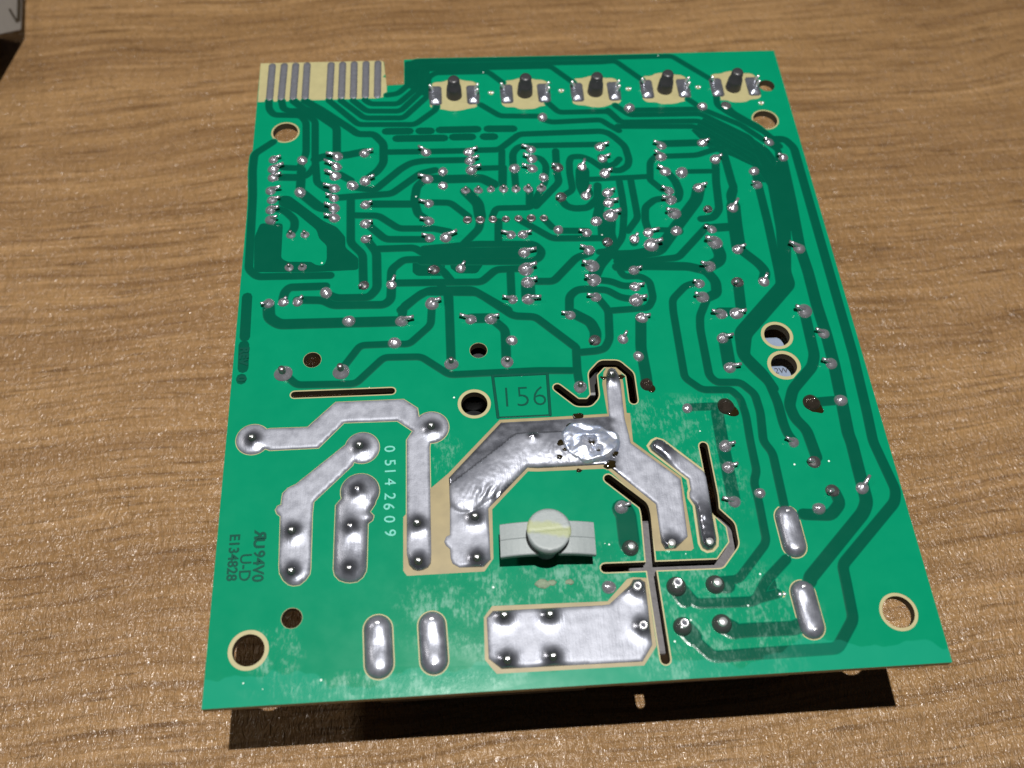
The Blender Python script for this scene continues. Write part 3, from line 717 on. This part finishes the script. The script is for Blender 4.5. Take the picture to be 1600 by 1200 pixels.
TXT = {'b156':[(46.17,54.67),(55.99,54.68),(55.8,46.28),(46.64,46.28)],'s156':[(47.32,52.27),(54.96,47.52)],'hand':[(27.71,41.18),(27.7,38.58),(27.7,37.02),(27.69,35.04),(27.69,32.44),(27.68,30.62),(27.68,28.4),(27.67,26.0)],'e134':[(2.6,28.02),(2.89,18.69)],'ud':[(4.74,23.97),(4.75,19.24)],'vo':[(6.74,28.02),(6.91,18.68)],'rev':[[1.63,63.45],[1.83,58.49],[1.6,57.19],[1.74,55.33],[1.46,74.01],[1.67,65.1]],'bars':[[26.7,114.81],[32.7,114.71],[33.7,114.67],[37.11,114.59],[37.92,114.78],[46.88,114.7],[47.99,114.71],[54.46,114.54],[28.88,112.69],[39.85,112.47],[40.66,112.63],[45.67,112.57],[47.07,112.51],[50.28,112.44]]}
BURN = (61.53,40.33)
BAND = (0,0,0,0)
RUN = [(40.42,31.85),(50.62,39.57),(59.67,39.46)]
WR = (44.06,31.99)
EE = [(74.03,38.69),(79.69,24.55)]
STEM = 45.28
BURNT = [(57.15,40.29,0.65,1.12),(58.06,41.74,0.45,1.1),(59.0,43.67,0.5,0.7),(57.66,39.12,0.4,1.1),(56.6,37.7,0.5,1.1),(66.15,37.98,0.45,0.95),(61.52,40.29,0.75,0.75),(62.55,40.19,0.6,0.75),(63.31,38.55,0.5,0.75),(62.04,38.39,0.45,0.75),(65.2,36.11,0.9,0.5),(60.5,45.67,0.9,0.1),(56.59,37.59,0.5,0.7),(65.94,53.3,0.5,0.05),(69.1,53.39,0.6,0.05),(74.24,37.78,0.5,0.5),(59.77,35.4,0.45,0.06)]
RES = [(51.94,16.07,0.75),(53.47,16.2,0.5),(56.3,16.15,0.45)]
FLAP = [(-70.5,181.7,4.0),(-71.0,151.8,25.0),(-78.0,180.8,25.0),(-75.0,209.3,4.0)]

# ------------------------------------------------------------------ table
V, F = fill([(-420, -330), (420, -330), (420, 420), (-420, 420)])
vs, fs, fm = slab(V, F, 0.0, -24.0)
tag(put('tabletop', mesh('tabletop', vs, fs, 'wood')), 'brown wood grain laminate table top under the circuit board', None, 'structure')

# ------------------------------------------------------------------ circuit board
pcb = bpy.data.objects.new('circuit_board', None); COL.objects.link(pcb); pcb.location = (BX*MM, BY*MM, BZ*MM); pcb.empty_display_size = 0.02
tag(pcb, 'green printed circuit board lying solder side up on the wooden table', 'circuit board')
T_MASK = 0.06
hole_polys = [circ(x, y, ri, 40) for x, y, ro, ri in HOLES] + [ccw(capoutline(round_path(p, 0.5), wd/2, 7)) for wd, p in SLOTS]
rim_polys = [circ(x, y, ro, 44) for x, y, ro, ri in HOLES] + [ccw(capoutline(round_path(p, 0.5), wd/2+0.22, 7)) for wd, p in SLOTS]
outer = ccw([tuple(p) for p in OUT])
V, F = fill(outer, hole_polys)
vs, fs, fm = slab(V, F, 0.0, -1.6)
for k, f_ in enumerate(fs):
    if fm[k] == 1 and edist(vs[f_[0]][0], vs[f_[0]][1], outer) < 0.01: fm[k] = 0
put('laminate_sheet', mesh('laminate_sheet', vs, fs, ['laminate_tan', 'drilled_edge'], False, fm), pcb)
pads = {k: expand(v['o']) for k, v in PADS.items()}
cap_paths = [[(a, b), (c, d)] for a, b, c, d, h in CAPS]
def cloud(cx, cy, seed):
    rnd = random.Random(seed); pts = [(-5.3, -2.2), (-5.25, -3.4), (-4.4, -4.1), (-2.6, -4.2), (-1.4, -4.75), (0.2, -4.85), (1.7, -4.7), (2.8, -4.2), (4.3, -4.1), (5.2, -3.3), (5.35, -1.5), (5.2, 1.8), (5.1, 3.2), (4.2, 3.9), (2.5, 4.0), (1.3, 4.6), (-0.2, 4.7), (-1.5, 4.5), (-2.5, 4.0), (-4.2, 3.9), (-5.1, 3.1), (-5.3, 1.4)]
    return round_path([(cx+x+rnd.uniform(-.12, .12), cy+y+rnd.uniform(-.12, .12)) for x, y in pts]+[(cx-5.3, cy-2.2)], 0.6, 3)[:-1]
openings = [ccw(TAN[k]) for k in TAN] + [ccw(cloud(x, y, i)) for i, (x, y) in enumerate(SW)]
openings += [grow(resample(ccw(pads[k]), 1.5), g) for k, g in (('a', 0.14), ('b', 0.12), ('c', 0.12), ('e', 0.4))]
openings += [ccw(capoutline(p, c[4]+0.18, 14)) for p, c in zip(cap_paths, CAPS)]
openings += [circ(x, y, 0.55, 16) for x, y in VIAS]
V, F = fill(outer, hole_polys+rim_polys+openings)
vs, fs, fm = slab(V, F, T_MASK, 0.002, False)
put('solder_mask', mesh('solder_mask', vs, fs, ['solder_mask', 'solder_mask'], False, fm), pcb)
V, F = fill(ccw(TAN['d']), hole_polys); put('bare_laminate', mesh('bare_laminate', [(x, y, 0.012) for x, y in V], F, 'tan_stained'), pcb)
V, F = fill(ccw(TAN['f']), hole_polys); put('bare_laminate', mesh('bare_laminate', [(x, y, 0.012) for x, y in V], F, 'tan_stained'), pcb)
# copper under the mask
for i, (wd, p) in enumerate(TR):
    wd += 0.16
    p = round_path([tuple(q) for q in p], 0.9); h = T_MASK+0.020+i*0.00015
    top = capoutline(p, max(0.15, wd/2-0.2)); bot = capoutline(p, wd/2+0.24); n = len(top)
    vs = [(x, y, h) for x, y in top]+[(x, y, T_MASK-0.01) for x, y in bot]
    fs = [[k, (k+1) % n, (k+1) % n+n, k+n][::-1] for k in range(n)]
    m = len(p); c7 = 7
    # top surface as a strip: right side k <-> left side k
    right = list(range(m-1)) + [m-1]; 
    def ri(k): return k if k < m-1 else m-1
    def li(k):
        if k == m-1: return m-1+c7-1
        if k == 0: return (m-1)+c7+(m-2) + c7-1 - 0 if False else None
        return (m-1)+c7+(m-2-k)
    if m > 2:
        s0 = (m-1)+c7+(m-2)                      # first vertex of the start cap
        L0 = s0
        R0 = 0
        for k in range(m-1):
            a, b = ri(k), ri(k+1); c = li(k+1); d = li(k) if k else L0
            fs.append([a, b, c, d])
        fs.append(list(range(m-1, m-1+c7))); fs.append([L0]+list(range(s0+1, n))+[0])
    else: fs.append(list(range(n)))
    put('copper_trace', mesh('copper_trace', vs, fs, 'masked_copper', False, None, [0.0]*n+[1.0]*n), pcb)
for i, poly in enumerate(PL):
    vs, fs = plate(round_path(ccw(poly)+[ccw(poly)[0]], 0.6, 3)[:-1], T_MASK+0.010-i*0.0007, T_MASK-0.01, 0.25)
    put('copper_area', mesh('copper_area', vs, fs, 'masked_copper', False, None, [1.0 if v[2] < T_MASK else 0.0 for v in vs]), pcb)

# ------------------------------------------------------------------ tinned power strips
def coneh(r, h, w): return h*math.exp(-(r/w)**1.35)
NZ = lambda x, y, s, o=0.0: noise.noise(Vector((x*s+o, y*s-o, 0.37+o)))
def pad_relief(key):
    pins = PINS.get(key, [])
    def zf(x, y, d):
        e = min(1.0, d/0.55); z = 0.10+0.20*math.sqrt(max(0, 1-(1-e)**2)); g = 0.0
        z += 0.03*NZ(x, y, 0.8)
        for px, py, k in pins:
            r = math.hypot(x-px, y-py); hh = {'c': 1.0, 's': 0.7, 'T': 0.8, 'Q': 1.1}[k]; ww = {'c': 1.15, 's': 0.8, 'T': 1.4, 'Q': 1.2}[k]
            z += coneh(r, hh, ww)*min(1, d/0.5+0.25); g = max(g, math.exp(-(r/(ww*1.75))**3))
        return z, g
    if key == 'c':
        def zc(x, y, d):
            z, g = zf(x, y, d); b = min(1, d/2.4); return z+0.55*math.sqrt(max(0, 1-(1-b)**2)), max(g, 0.45)
        return zc
    if key == 'd':
        bx, by = BURN; ex0, ey0, ex1, ey1 = BAND
        def zd(x, y, d):
            z, g = zf(x, y, d)
            # thick solder run along the lower side of the diagonal and the crossbar
            def seg(ax, ay, cx, cy, hw):
                ux, uy = cx-ax, cy-ay; L = math.hypot(ux, uy); t = max(0, min(1, ((x-ax)*ux+(y-ay)*uy)/L/L)); q = math.hypot(ax+ux*t-x, ay+uy*t-y)
                return max(0, 1-(q/hw)**2)
            run = max(seg(*RUN[0], *RUN[1], 3.1), seg(*RUN[1], *RUN[2], 3.2))
            if run > 0:
                wr = 0.5+0.5*NZ(x, y, 0.5, 3)
                z += 0.75*run**0.5 + 0.30*max(0, min(1, (x-bx+9)/5))*max(0, min(1, (by+1.5-y)/2))*abs(NZ(x*1.2, y*0.6, 1.3, 9)) + 0.04*NZ(x, y, 1.6, 2)
                g = max(g, 0.25)
            else:
                ss = lambda v: max(0.0, min(1.0, v))
                g = max(g, 0.85*ss((bx+7.0-x)/2.5)*ss((STEM-y)/0.8+0.5)*ss((y-RUN[0][1])/1.5+1.5))
            wk = math.exp(-(math.hypot((x-WR[0])/2.8, (y-WR[1])/1.3))**2)
            z += 0.15*wk*math.sin(5.2*(x*0.9-y*0.5)+2.5*NZ(x, y, 0.6, 5)); g = max(g, wk*0.5)
            return max(0.05, z), g
        return zd
    if key == 'e':
        def ze(x, y, d):
            z, g = zf(x, y, d)
            a = math.exp(-(math.hypot(x-EE[0][0], y-EE[0][1])/3.4)**4); b = math.exp(-(math.hypot(x-EE[1][0], y-EE[1][1])/4.6)**4); m = max(a, b)
            s = min(1, d/1.2); return z+0.8*m*math.sqrt(max(0, 1-(1-s)**2))+0.12*m*NZ(x, y, 1.1, 2), max(g, m*0.9)
        return ze
    return zf
pad_objs = {}
for key, poly in pads.items():
    pad_objs[key] = put('solder_strip', mound(poly, pad_relief(key), 0.27 if key in 'de' else 0.45), pcb)
pad_objs['d']['label'] = 'wide tinned strip with a rough burnt solder lump'
pin_me = mesh('lead', *revolve([(0.75, 0), (0.66, 0.5), (0.55, 0.9), (0.42, 1.05), (0.2, 1.12)], 16), 'flux_coated', True)
tip_me = mesh('lead_tip', *box(-0.3, 0.3, -0.17, 0.17, 0, 0.10, 0.03), 'pin_tip', True)
v1, f1 = revolve([(0.62, 0), (0.60, 1.2), (0.52, 1.3)], 18); relay_pin = mesh('relay_pin', v1, f1, 'pin_tip', True)
v1, f1 = revolve([(0.66, 0), (0.64, 1.25), (0.52, 1.33), (0.36, 1.25), (0.34, 0.3)], 18); hollow_pin = mesh('hollow_pin', v1, f1, 'pin_tip', True)
bore_shade = mesh('bore', *revolve([(0.36, 0), (0.355, 0.03)], 16), 'ink')  # black disc set in each hollow pin to paint its inner shade
for key, pins in PINS.items():
    for px, py, k in pins:
        if k == 'T': put('lead', relay_pin, pad_objs[key], (px, py, 0.35))
        elif k == 'Q': put('lead', hollow_pin, pad_objs[key], (px, py, 0.6)); put('bore', bore_shade, pad_objs[key], (px, py, 1.62))
        elif k == 'c':
            put('lead', pin_me, pad_objs[key], (px, py, 0.55)); put('lead_tip', tip_me, pad_objs[key], (px+random.uniform(-.05, .05), py+random.uniform(0, .1), 1.63), random.uniform(-.2, .2))
for p, c in zip(cap_paths, CAPS):
    hw = c[4]; ends = [(p[0][0], p[0][1]+0.7), (p[1][0], p[1][1]-0.7)]
    def zf(x, y, d, hw=hw, ends=ends):
        b = min(1, d/hw); z = 0.12+1.25*math.sqrt(max(0, 1-(1-b)**2)); ym = (ends[0][1]+ends[1][1])/2
        z -= 0.22*math.exp(-((y-ym)/1.8)**2)*b; z += 0.03*NZ(x, y, 0.9)
        return z, 0.55
    o = put('solder_strip', mound(capoutline(p, hw, 14), zf, 0.4, 0.4), pcb)
    for ex, ey in ends: put('lead_tip', tip_me, o, (ex, ey, 1.27), 0.1)

# ------------------------------------------------------------------ solder joints
def drop(Rr, H, shift, conc, seed, notch=0.0, n=22, rings=9):
    rnd = random.Random(seed); ph = [rnd.uniform(0, 6.28) for _ in range(3)]
    vs, fs = [], []
    for k in range(rings):
        t = 1-k/(rings-1)*0.97
        for i in range(n):
            a = 2*math.pi*i/n; rr = Rr*(1+0.05*math.cos(a+ph[0])+0.04*math.cos(2*a+ph[1])+0.02*math.cos(3*a+ph[2]))
            z = H*(conc*(1-t)**1.5+(1-conc)*math.sqrt(max(0, 1-t*t)))
            x = rr*t*math.cos(a)+shift*(1-t)**1.2; y = rr*t*math.sin(a)*(1-0.12*(1-t))
            z *= 1+0.08*math.cos(a*2+ph[2])*(t)
            vs.append((x, y, z+0.02))
    for k in range(rings-1):
        for i in range(n):
            j = (i+1) % n; fs.append([k*n+i, k*n+j, (k+1)*n+j, (k+1)*n+i])
    fs.append(list(range((rings-1)*n, rings*n))); return vs, fs
DROP = {'t': [mesh('joint', *drop(1.05, 0.92, 0.48, 0.40, s), 'solder', True) for s in range(5)],
        'o': [mesh('joint', *drop(1.05, 0.80, 0.0, 0.15, s+20), 'solder', True) for s in range(4)],
        'd': [mesh('joint', *drop(1.05, 0.75, 0.35, 0.35, s+40), 'dull_solder', True) for s in range(3)],
        'f': [mesh('joint', *drop(1.1, 0.25, 0, 0.1, 3), 'dull_solder', True)],
        'p': [mesh('joint', *drop(0.92, 0.80, 0.0, 0.75, s+60), 'solder', True) for s in range(3)],
        'x': [mesh('joint', *drop(1.25, 1.2, 0.3, 0.4, s+80), 'burnt_solder', True) for s in range(3)]}
v1, f1 = revolve([(0.95, 0.0), (0.92, 0.14), (0.78, 0.28), (0.60, 0.30), (0.46, 0.18), (0.42, 0.02)], 22); DROP['h'] = [mesh('joint', v1, f1, 'dull_solder', True)]
v1, f1 = revolve([(1.42, 0.02), (1.38, 0.25), (1.15, 0.75), (0.85, 1.05), (0.55, 1.15)], 26); DROP['T'] = DROP['Q'] = [mesh('joint', v1, f1, 'flux_coated', True)]
LEAD = {}
def lead_mesh(L, seed):
    key = (round(L*3), seed % 3)
    if key not in LEAD:
        l = max(1.0, key[0]/3); rise = (0.28, 0.40, 0.5)[key[1]]
        LEAD[key] = mesh('lead', *tube([(0.1, 0, 0.1), (0.35, 0, 0.62), (0.7*l, 0, 0.70+rise*0.4), (l*1.05, 0.03, 0.68+rise)], [0.42, 0.40, 0.31, 0.27], 10), 'solder', True)
    return LEAD[key]
stub = mesh('lead', *revolve([(0.36, 0), (0.34, 1.15), (0.24, 1.25)], 10), 'dull_solder', True)
slot_pin = mesh('lead', *box(-0.22, 0.22, -0.3, 0.3, -0.05, 0.12, 0.04), 'black_plastic')
ZJ = T_MASK+0.02
for i, (k, x, y, s, ang, ln) in enumerate(JT):
    v = DROP[k][i % len(DROP[k])]; sc = s*random.uniform(0.92, 1.15)
    o = put('solder_joint', v, pcb, (x, y, ZJ), ang if ln else random.uniform(0, 6.28), (sc, sc, sc*random.uniform(0.9, 1.1)))
    if k == 't': put('lead', lead_mesh(ln/s, i), o)
    elif k == 'd': put('lead', lead_mesh(min(ln, 1.2)/s, i), o).data = lead_mesh(1.0, i)
    elif k == 'p': put('lead', stub, o)
    elif k == 'h': put('lead', slot_pin, o)
    elif k in 'TQ': put('lead', relay_pin if k == 'T' else hollow_pin, o, (0.08, 0.12, 0.35))
    if k == 'Q': put('bore', bore_shade, o, (0.08, 0.12, 1.40))
    if k == 'x': o['label'] = 'burnt dark solder joint with flux'
# amber flux puddles round the reworked joints
for i, (k, x, y, s, ang, ln) in enumerate(JT):
    if k != 'x': continue
    rnd = random.Random(i); poly = [(x+0.1+(1.15+0.5*rnd.random()+1.3*max(0, math.cos(a+0.9))**5)*math.cos(a), y-0.1+(1.1+0.5*rnd.random()+1.3*max(0, math.cos(a+0.9))**5)*math.sin(a)) for a in [2*math.pi*q/18 for q in range(18)]]
    poly = round_path(poly+[poly[0]], 0.5, 3)[:-1]
    if s < 1.2: poly = [(x+(a-x)*0.72, y+(b-y)*0.72) for a, b in poly]
    put('flux_residue', mound(poly, lambda px, py, d: (T_MASK+0.09+0.16*min(1, d/0.7)+0.03*NZ(px, py, 1.4), 0), 0.35, 0.4, 'flux_amber'), pcb)

lx, ly = BURN
def lump_poly(f, seed, lim):
    rnd = random.Random(seed); out = []
    for q in range(18):
        a = 2*math.pi*q/18; r = f*(1+rnd.uniform(-.10, .10)+0.09*math.cos(2*a+1)+0.06*math.cos(3*a)); x = lx+0.5+5.3*r*math.cos(a); y = ly+4.5*r*math.sin(a)
        out.append((x, max(ly-4.15+lim, min(ly+4.0, y))))
    return round_path(out+[out[0]], 0.9, 4)[:-1]
def zlump(x, y, d):
    cr = abs(NZ(x*0.9+y*0.5, y*1.1-x*0.3, 0.28, 11)); c2 = abs(NZ(x*0.8-y*0.7, y+x*0.2, 0.6, 4)); e = min(1, d/0.5)
    z = 0.55+0.55*e+0.8*cr*e+0.5*c2*e+0.04*NZ(x, y, 1.6, 7)
    for hx, hy, hr, hd in ((0.0, 0.1, 0.75, 1.3), (0.95, 0.15, 0.6, 1.1), (0.75, -1.5, 0.5, 1.0), (1.9, -1.4, 0.5, 1.0)):
        z -= hd*math.exp(-(math.hypot(x-lx-hx, y-ly-hy)/hr)**4)
    return z, 0
put('solder_lump', mound(lump_poly(0.95, 8, 0.12), zlump, 0.22, 0.25, 'crinkled_tin'), pcb, label='crinkled bluish solder lump with dark pits')
for k, (x, y, r0, z0) in enumerate(BURNT):
    rnd = random.Random(k+90); poly = [(x+r0*(0.6+0.6*rnd.random())*math.cos(a)*1.3, y+r0*(0.6+0.6*rnd.random())*math.sin(a)) for a in [2*math.pi*q/11 for q in range(11)]]
    poly = round_path(poly+[poly[0]], 0.3, 3)[:-1]
    put('flux_residue', mound(poly, lambda px, py, d, z0=z0: (z0+0.15*min(1, d/0.4)+0.05*NZ(px, py, 2), 0), 0.25, 0.25, 'flux_amber'), pcb)

# ------------------------------------------------------------------ edge connector
for x0, y0, x1, y1 in EDGE:
    def zf(x, y, d): return 0.03+0.09*min(1, d/0.3), 0
    put('edge_contact', mound(capoutline([(x0, y0), (x1, y1+0.78)], 0.78, 9), zf, 0.5, 0.5, 'contact_tin'), pcb)

# ------------------------------------------------------------------ push switches: two soldered tabs and a black post each
def tab_poly(w_, h_): return round_path([(-w_, -h_), (w_, -h_), (w_, h_), (-w_, h_), (-w_, -h_), (w_, -h_)], 0.6, 4)[1:-1]
def zt(x, y, d):
    b = min(1, d/1.1); return 0.1+0.30*math.sqrt(max(0, 1-(1-b)**2))+0.5*b*math.exp(-((y+1.7)/0.9)**2)+0.04*NZ(x, y, 1.2), 0.7
tab_me = mound([(-1.35, -2.5), (-0.9, -2.9), (0.8, -2.9), (1.3, -2.5), (1.4, -1), (1.35, 2.2), (1.0, 2.7), (-1.0, 2.7), (-1.4, 2.2), (-1.4, -1)], zt, 0.4, 0.4)
tabpin = mesh('lead', *tube([(0, 0, 0), (0.1, 0.05, 0.7), (0.45, 0.25, 1.25), (0.6, 0.35, 1.5)], [0.34, 0.32, 0.3, 0.26], 9), 'pin_tip', True)
vs, fs = revolve([(1.72, 0), (1.68, 0.3), (1.58, 1.9), (1.50, 2.5), (1.34, 2.62), (1.24, 4.3), (1.05, 4.6), (0.55, 4.66)], 28)
post_me = mesh('switch_post', vs, fs, 'black_plastic', True)
for (cx, cy), (px, py) in zip(SW, PEG):
    put('switch_post', post_me, pcb, (px, py, 0.0), random.uniform(0, 6))
    for sx in (-1, 1):
        o = put('solder_strip', tab_me, pcb, (cx+sx*4.05, cy-0.1, 0.0), 0, (sx, 1, 1))
        put('lead', tabpin, o, (0.55, 1.0, 0.35), 0)
        if sx > 0: put('lead', tabpin, o, (0.55, -0.6, 0.35), 0.2)
via_me = mesh('via', *revolve([(0.3, 0.01), (0.28, 0.2), (0.16, 0.3)], 12), 'pin_tip', True)
for x, y in VIAS:
    for s in (-0.36, 0.36): put('solder_point', via_me, pcb, (x+s, y, 0.02))

# ------------------------------------------------------------------ white nylon standoff
hx, hy = 52.97, 22.0; sto_rot = R(-1.6)
gv = []
def zh(x, y, d): return 8.5-0.10*math.exp(-((y-0.15*math.sin(x*0.7))/0.14)**2)-0.10*max(0, 1-d/0.3), 0
def head_mesh():
    poly = circ(0, 0, 3.45, 44); inner = [(q*0.28-3.5, r*0.22-3.5) for q in range(26) for r in range(33)]
    inner = [p for p in inner if math.hypot(*p) < 3.3]; V, F = fill(poly, [], inner)
    vs = [(x, y, zh(x, y, 3.45-math.hypot(x, y))[0]) for x, y in V]; fs = [list(t) for t in F]; n = len(vs)
    for a, b in rim_edges(F):
        lo = [(V[i][0]*0.90, V[i][1]*0.90, 5.6) for i in (a, b)]; vs += lo; fs.append([b, a, n, n+1]); n += 2
    return mesh('standoff', vs, fs, 'nylon', False)
hd = head_mesh(); hd.polygons.foreach_set('use_smooth', [True]*len(hd.polygons))
so = put('standoff', hd, pcb, (hx, hy, 0.05), sto_rot, label='off-white nylon standoff clip with a round head and two wings')
def wing(sx):
    vs, fs = [], []; n = 7
    xs = [1.6+(7.5-1.6)*k/(n-1) for k in range(n)]
    for k, x in enumerate(xs):
        dz = -0.9*((x-2.4)/5.3)**2; prof = [(-2.72, 4.5), (-2.72, 5.35), (-2.58, 5.5), (-0.10, 5.60), (-0.02, 5.52), (0.06, 5.64), (2.55, 5.60), (2.70, 5.45), (2.70, 4.5)]
        for y, z in prof: vs.append((sx*x, y-0.05*k*0.3, z+dz))
    m = 9
    for k in range(n-1):
        for i in range(m-1):
            q = [k*m+i, (k+1)*m+i, (k+1)*m+i+1, k*m+i+1]; fs.append(q if sx > 0 else q[::-1])
        q = [k*m+m-1, (k+1)*m+m-1, (k+1)*m, k*m]; fs.append(q if sx > 0 else q[::-1])
    e = list(range((n-1)*m, n*m)); fs.append(e[::-1] if sx > 0 else e); s_ = list(range(m)); fs.append(s_ if sx > 0 else s_[::-1])
    return mesh('wing', vs, fs, 'nylon')
for sx in (-1, 1): put('wing', wing(sx), so, (0, -0.15, 0))
put('stem', mesh('stem', *revolve([(2.0, -6), (2.0, 5.8)], 20), 'nylon', True), so)

# ------------------------------------------------------------------ lettering on the board
def line(p, wd, zz): 
    vs, fs = plate(capoutline([tuple(q) for q in p], wd/2, 5), zz, T_MASK-0.01); return mesh('printed_frame', vs, fs, 'dark_copper_line')
b = TXT['b156']
for i in range(4): put('printed_frame', line([b[i], b[(i+1) % 4]], 0.42 if i != 2 else 0.2, T_MASK+0.12+0.002*i), pcb)
ZT = T_MASK+0.05
put('lettering', text_mesh('156', 5.8, 'dark_copper_line', 0.03, -0.10), pcb, (51.3, 50.0, ZT), label='the number 156 in a frame')
put('lettering', text_mesh('E134828', 2.25, 'dark_copper_line', 0.03, 0.06), pcb, (2.75, 23.3, ZT), R(-90))
put('lettering', text_mesh('U-D', 2.6, 'dark_copper_line', 0.03, 0.03), pcb, (4.75, 21.5, ZT), R(-90))
put('lettering', text_mesh('94V0', 2.5, 'dark_copper_line', 0.03, 0.06), pcb, (6.85, 21.6, ZT), R(-90))
lg = put('lettering', text_mesh('R', 2.6, 'dark_copper_line', 0.03, 0.1), pcb, (6.8, 26.8, ZT), R(-90)); lg.scale = (-1, 1, 1)
put('lettering', text_mesh('U', 2.4, 'dark_copper_line', 0.03, 0.1), pcb, (6.7, 25.4, ZT), R(-90))
rv = TXT['rev']
put('lettering', text_mesh('REV', 2.2, 'dark_copper_line', 0.03, 0.12), pcb, (1.75, 61.0, ZT+0.05), R(-90))
put('lettering', text_mesh('0', 2.2, 'dark_copper_line', 0.03, 0.12), pcb, (1.68, 56.3, ZT+0.05), R(-90))
for a, c, wd in ((rv[0], rv[1], 1.9), (rv[2], rv[3], 1.8), (rv[4], rv[5], 1.9)):
    p = [tuple(a), tuple(c)] if wd != 1.8 else [(1.68, 56.5), (1.7, 56.1)]
    vs, fs = plate(capoutline(p, wd/2*0.85, 5), T_MASK+0.012, T_MASK-0.01, 0.3); put('printed_block', mesh('printed_block', vs, fs, 'masked_copper', False, None, [1.0 if v[2] < T_MASK else 0.0 for v in vs]), pcb)
br = TXT['bars']
for i in range(0, len(br), 2):
    vs, fs = plate(capoutline([(br[i][0]+0.6, br[i][1]), (br[i+1][0]-0.6, br[i+1][1])], 0.82, 5), T_MASK+0.012, T_MASK-0.01, 0.3); put('printed_block', mesh('printed_block', vs, fs, 'masked_copper', False, None, [1.0 if v[2] < T_MASK else 0.0 for v in vs]), pcb)
for ch, (x, y) in zip('05142609', TXT['hand']):
    put('stamped_digit', text_mesh(ch, 2.6, 'scratch_ink', 0.02, 0.02), pcb, (x+random.uniform(-.12, .12), y, T_MASK+0.04), R(-90)+random.uniform(-.1, .1))
# crusts of dried flux below the standoff
for cx, cy, s in RES:
    rnd = random.Random(int(cx*10)); poly = [(cx+s*(0.8+0.5*rnd.random())*math.cos(a)*1.5, cy+s*(0.8+0.5*rnd.random())*math.sin(a)) for a in [2*math.pi*q/10 for q in range(10)]]
    put('flux_crust', mound(poly, lambda x, y, d: (T_MASK+0.05+0.3*min(1, d/0.5)+0.15*NZ(x, y, 2.5), 0), 0.25, 0.3, 'residue_white'), pcb)

# ------------------------------------------------------------------ components on the underside (seen through the slots and holes)
def comp(name, b, mat, label, bev=0.6): return put(name, mesh(name, *box(*b, bev), mat), pcb, label=label)
comp('transformer', (26, 66, 52, 96, -31.0, -4.0), 'underside_black', 'black transformer block under the board')
comp('relay', (66.5, 97.0, 4.6, 27.0, -26, -2.8), 'relay_grey', 'grey relay body under the cross-shaped slot')
comp('terminal_block', (24, 60, 4, 26, -24, -5), 'underside_black', 'black terminal block under the board')
comp('heat_sink', (84, 108, 70, 100, -31.0, -6), 'underside_black', 'black heat sink under the board')
comp('spacer_block', (10, 22, 100, 112, -31.0, -2), 'underside_black', 'black support block under the board')
comp('spacer_block', (70, 96, 14, 30, -31.0, -25.9), 'underside_black', 'black relay base resting on the table')
comp('power_resistor', (94, 107, 58.6, 63.0, -9, -4.2), 'resistor_white', 'pale power resistor under the upper of two round holes', 0.4)
rs = comp('power_resistor', (94, 107, 52, 56.7, -9, -4.2), 'resistor_white', 'pale power resistor marked 2W under the lower of two round holes', 0.4)
put('lettering', text_mesh('2W', 1.7, 'ink', 0.02), rs, (100.2, 55.5, -4.15))
put('component_leg', mesh('component_leg', *tube([(75, 36.6, -3.2), (80, 36.4, -3.2)], 0.35), 'solder', True), pcb)
put('component_leg', mesh('component_leg', *tube([(83.5, 33.2, -2.8), (88, 33.2, -2.8)], 0.35), 'solder', True), pcb)
dc = put('capacitor', mesh('capacitor', *revolve([(4.2, -24), (4.2, -8.0), (3.8, -7.6), (3.2, -7.5), (3.0, -7.7), (0.8, -7.6)], 28), 'underside_black', True), pcb, (43.2, 54.2, 0), label='black capacitor under the board')

# ------------------------------------------------------------------ corner of a carton in the far left corner
bxr = bpy.data.objects.new('carton', None); COL.objects.link(bxr); bxr.location = ((-150+BX)*MM, (215+BY)*MM, 0); bxr.empty_display_size = 0.02
tag(bxr, 'white cardboard carton with a drooping flap at the far left edge', 'carton')
ox, oy = -150, 215
def q(p): return (p[0]-ox, p[1]-oy, p[2])
def sheet(name, P, th, mat):
    a, b_, c = Vector(P[0]), Vector(P[1]), Vector(P[2]); nrm = (b_-a).cross(c-a).normalized()
    if nrm.z < 0: nrm = -nrm; P = P[::-1]
    top = [Vector(p) for p in P]; vs = [tuple(p) for p in top]+[tuple(p-nrm*th) for p in top]; n = len(P)
    fs = [list(range(n)), list(range(n, 2*n))[::-1]]+[[(k+1) % n, k, k+n, (k+1) % n+n] for k in range(n)]
    return mesh(name, vs, fs, mat)
FL = [q(p) for p in FLAP]
fl = put('flap', sheet('flap', FL, 0.6, 'carton'), bxr)
A_, B_, C_, D_ = (Vector(p) for p in FL)        # near right, near left, far left, far right
def on(u, v, dz=0.12): return tuple((A_*(1-u)+B_*u)*(1-v)+(D_*(1-u)+C_*u)*v+Vector((0, 0, dz)))
put('printed_edge', sheet('printed_edge', [on(0.003, 0.10, .5), on(0.06, 0.10, .5), on(0.06, 0.99, .5), on(0.003, 0.99, .5)], 0.05, 'carton_print'), fl)  # thin dark strip along the right edge of the flap
put('printed_edge', sheet('printed_edge', [on(0.03, 0.08, .8), on(0.065, 0.08, .8), on(0.42, 0.62, .8), on(0.38, 0.62, .8)], 0.05, 'carton_print'), fl)  # second dark strip, running diagonally over the flap
put('carton_body', mesh('carton_body', *box(-75, C_.x-0.5, B_.y-30, C_.y+3, 0.2, B_.z+0.5, 0.8), 'carton'), bxr)
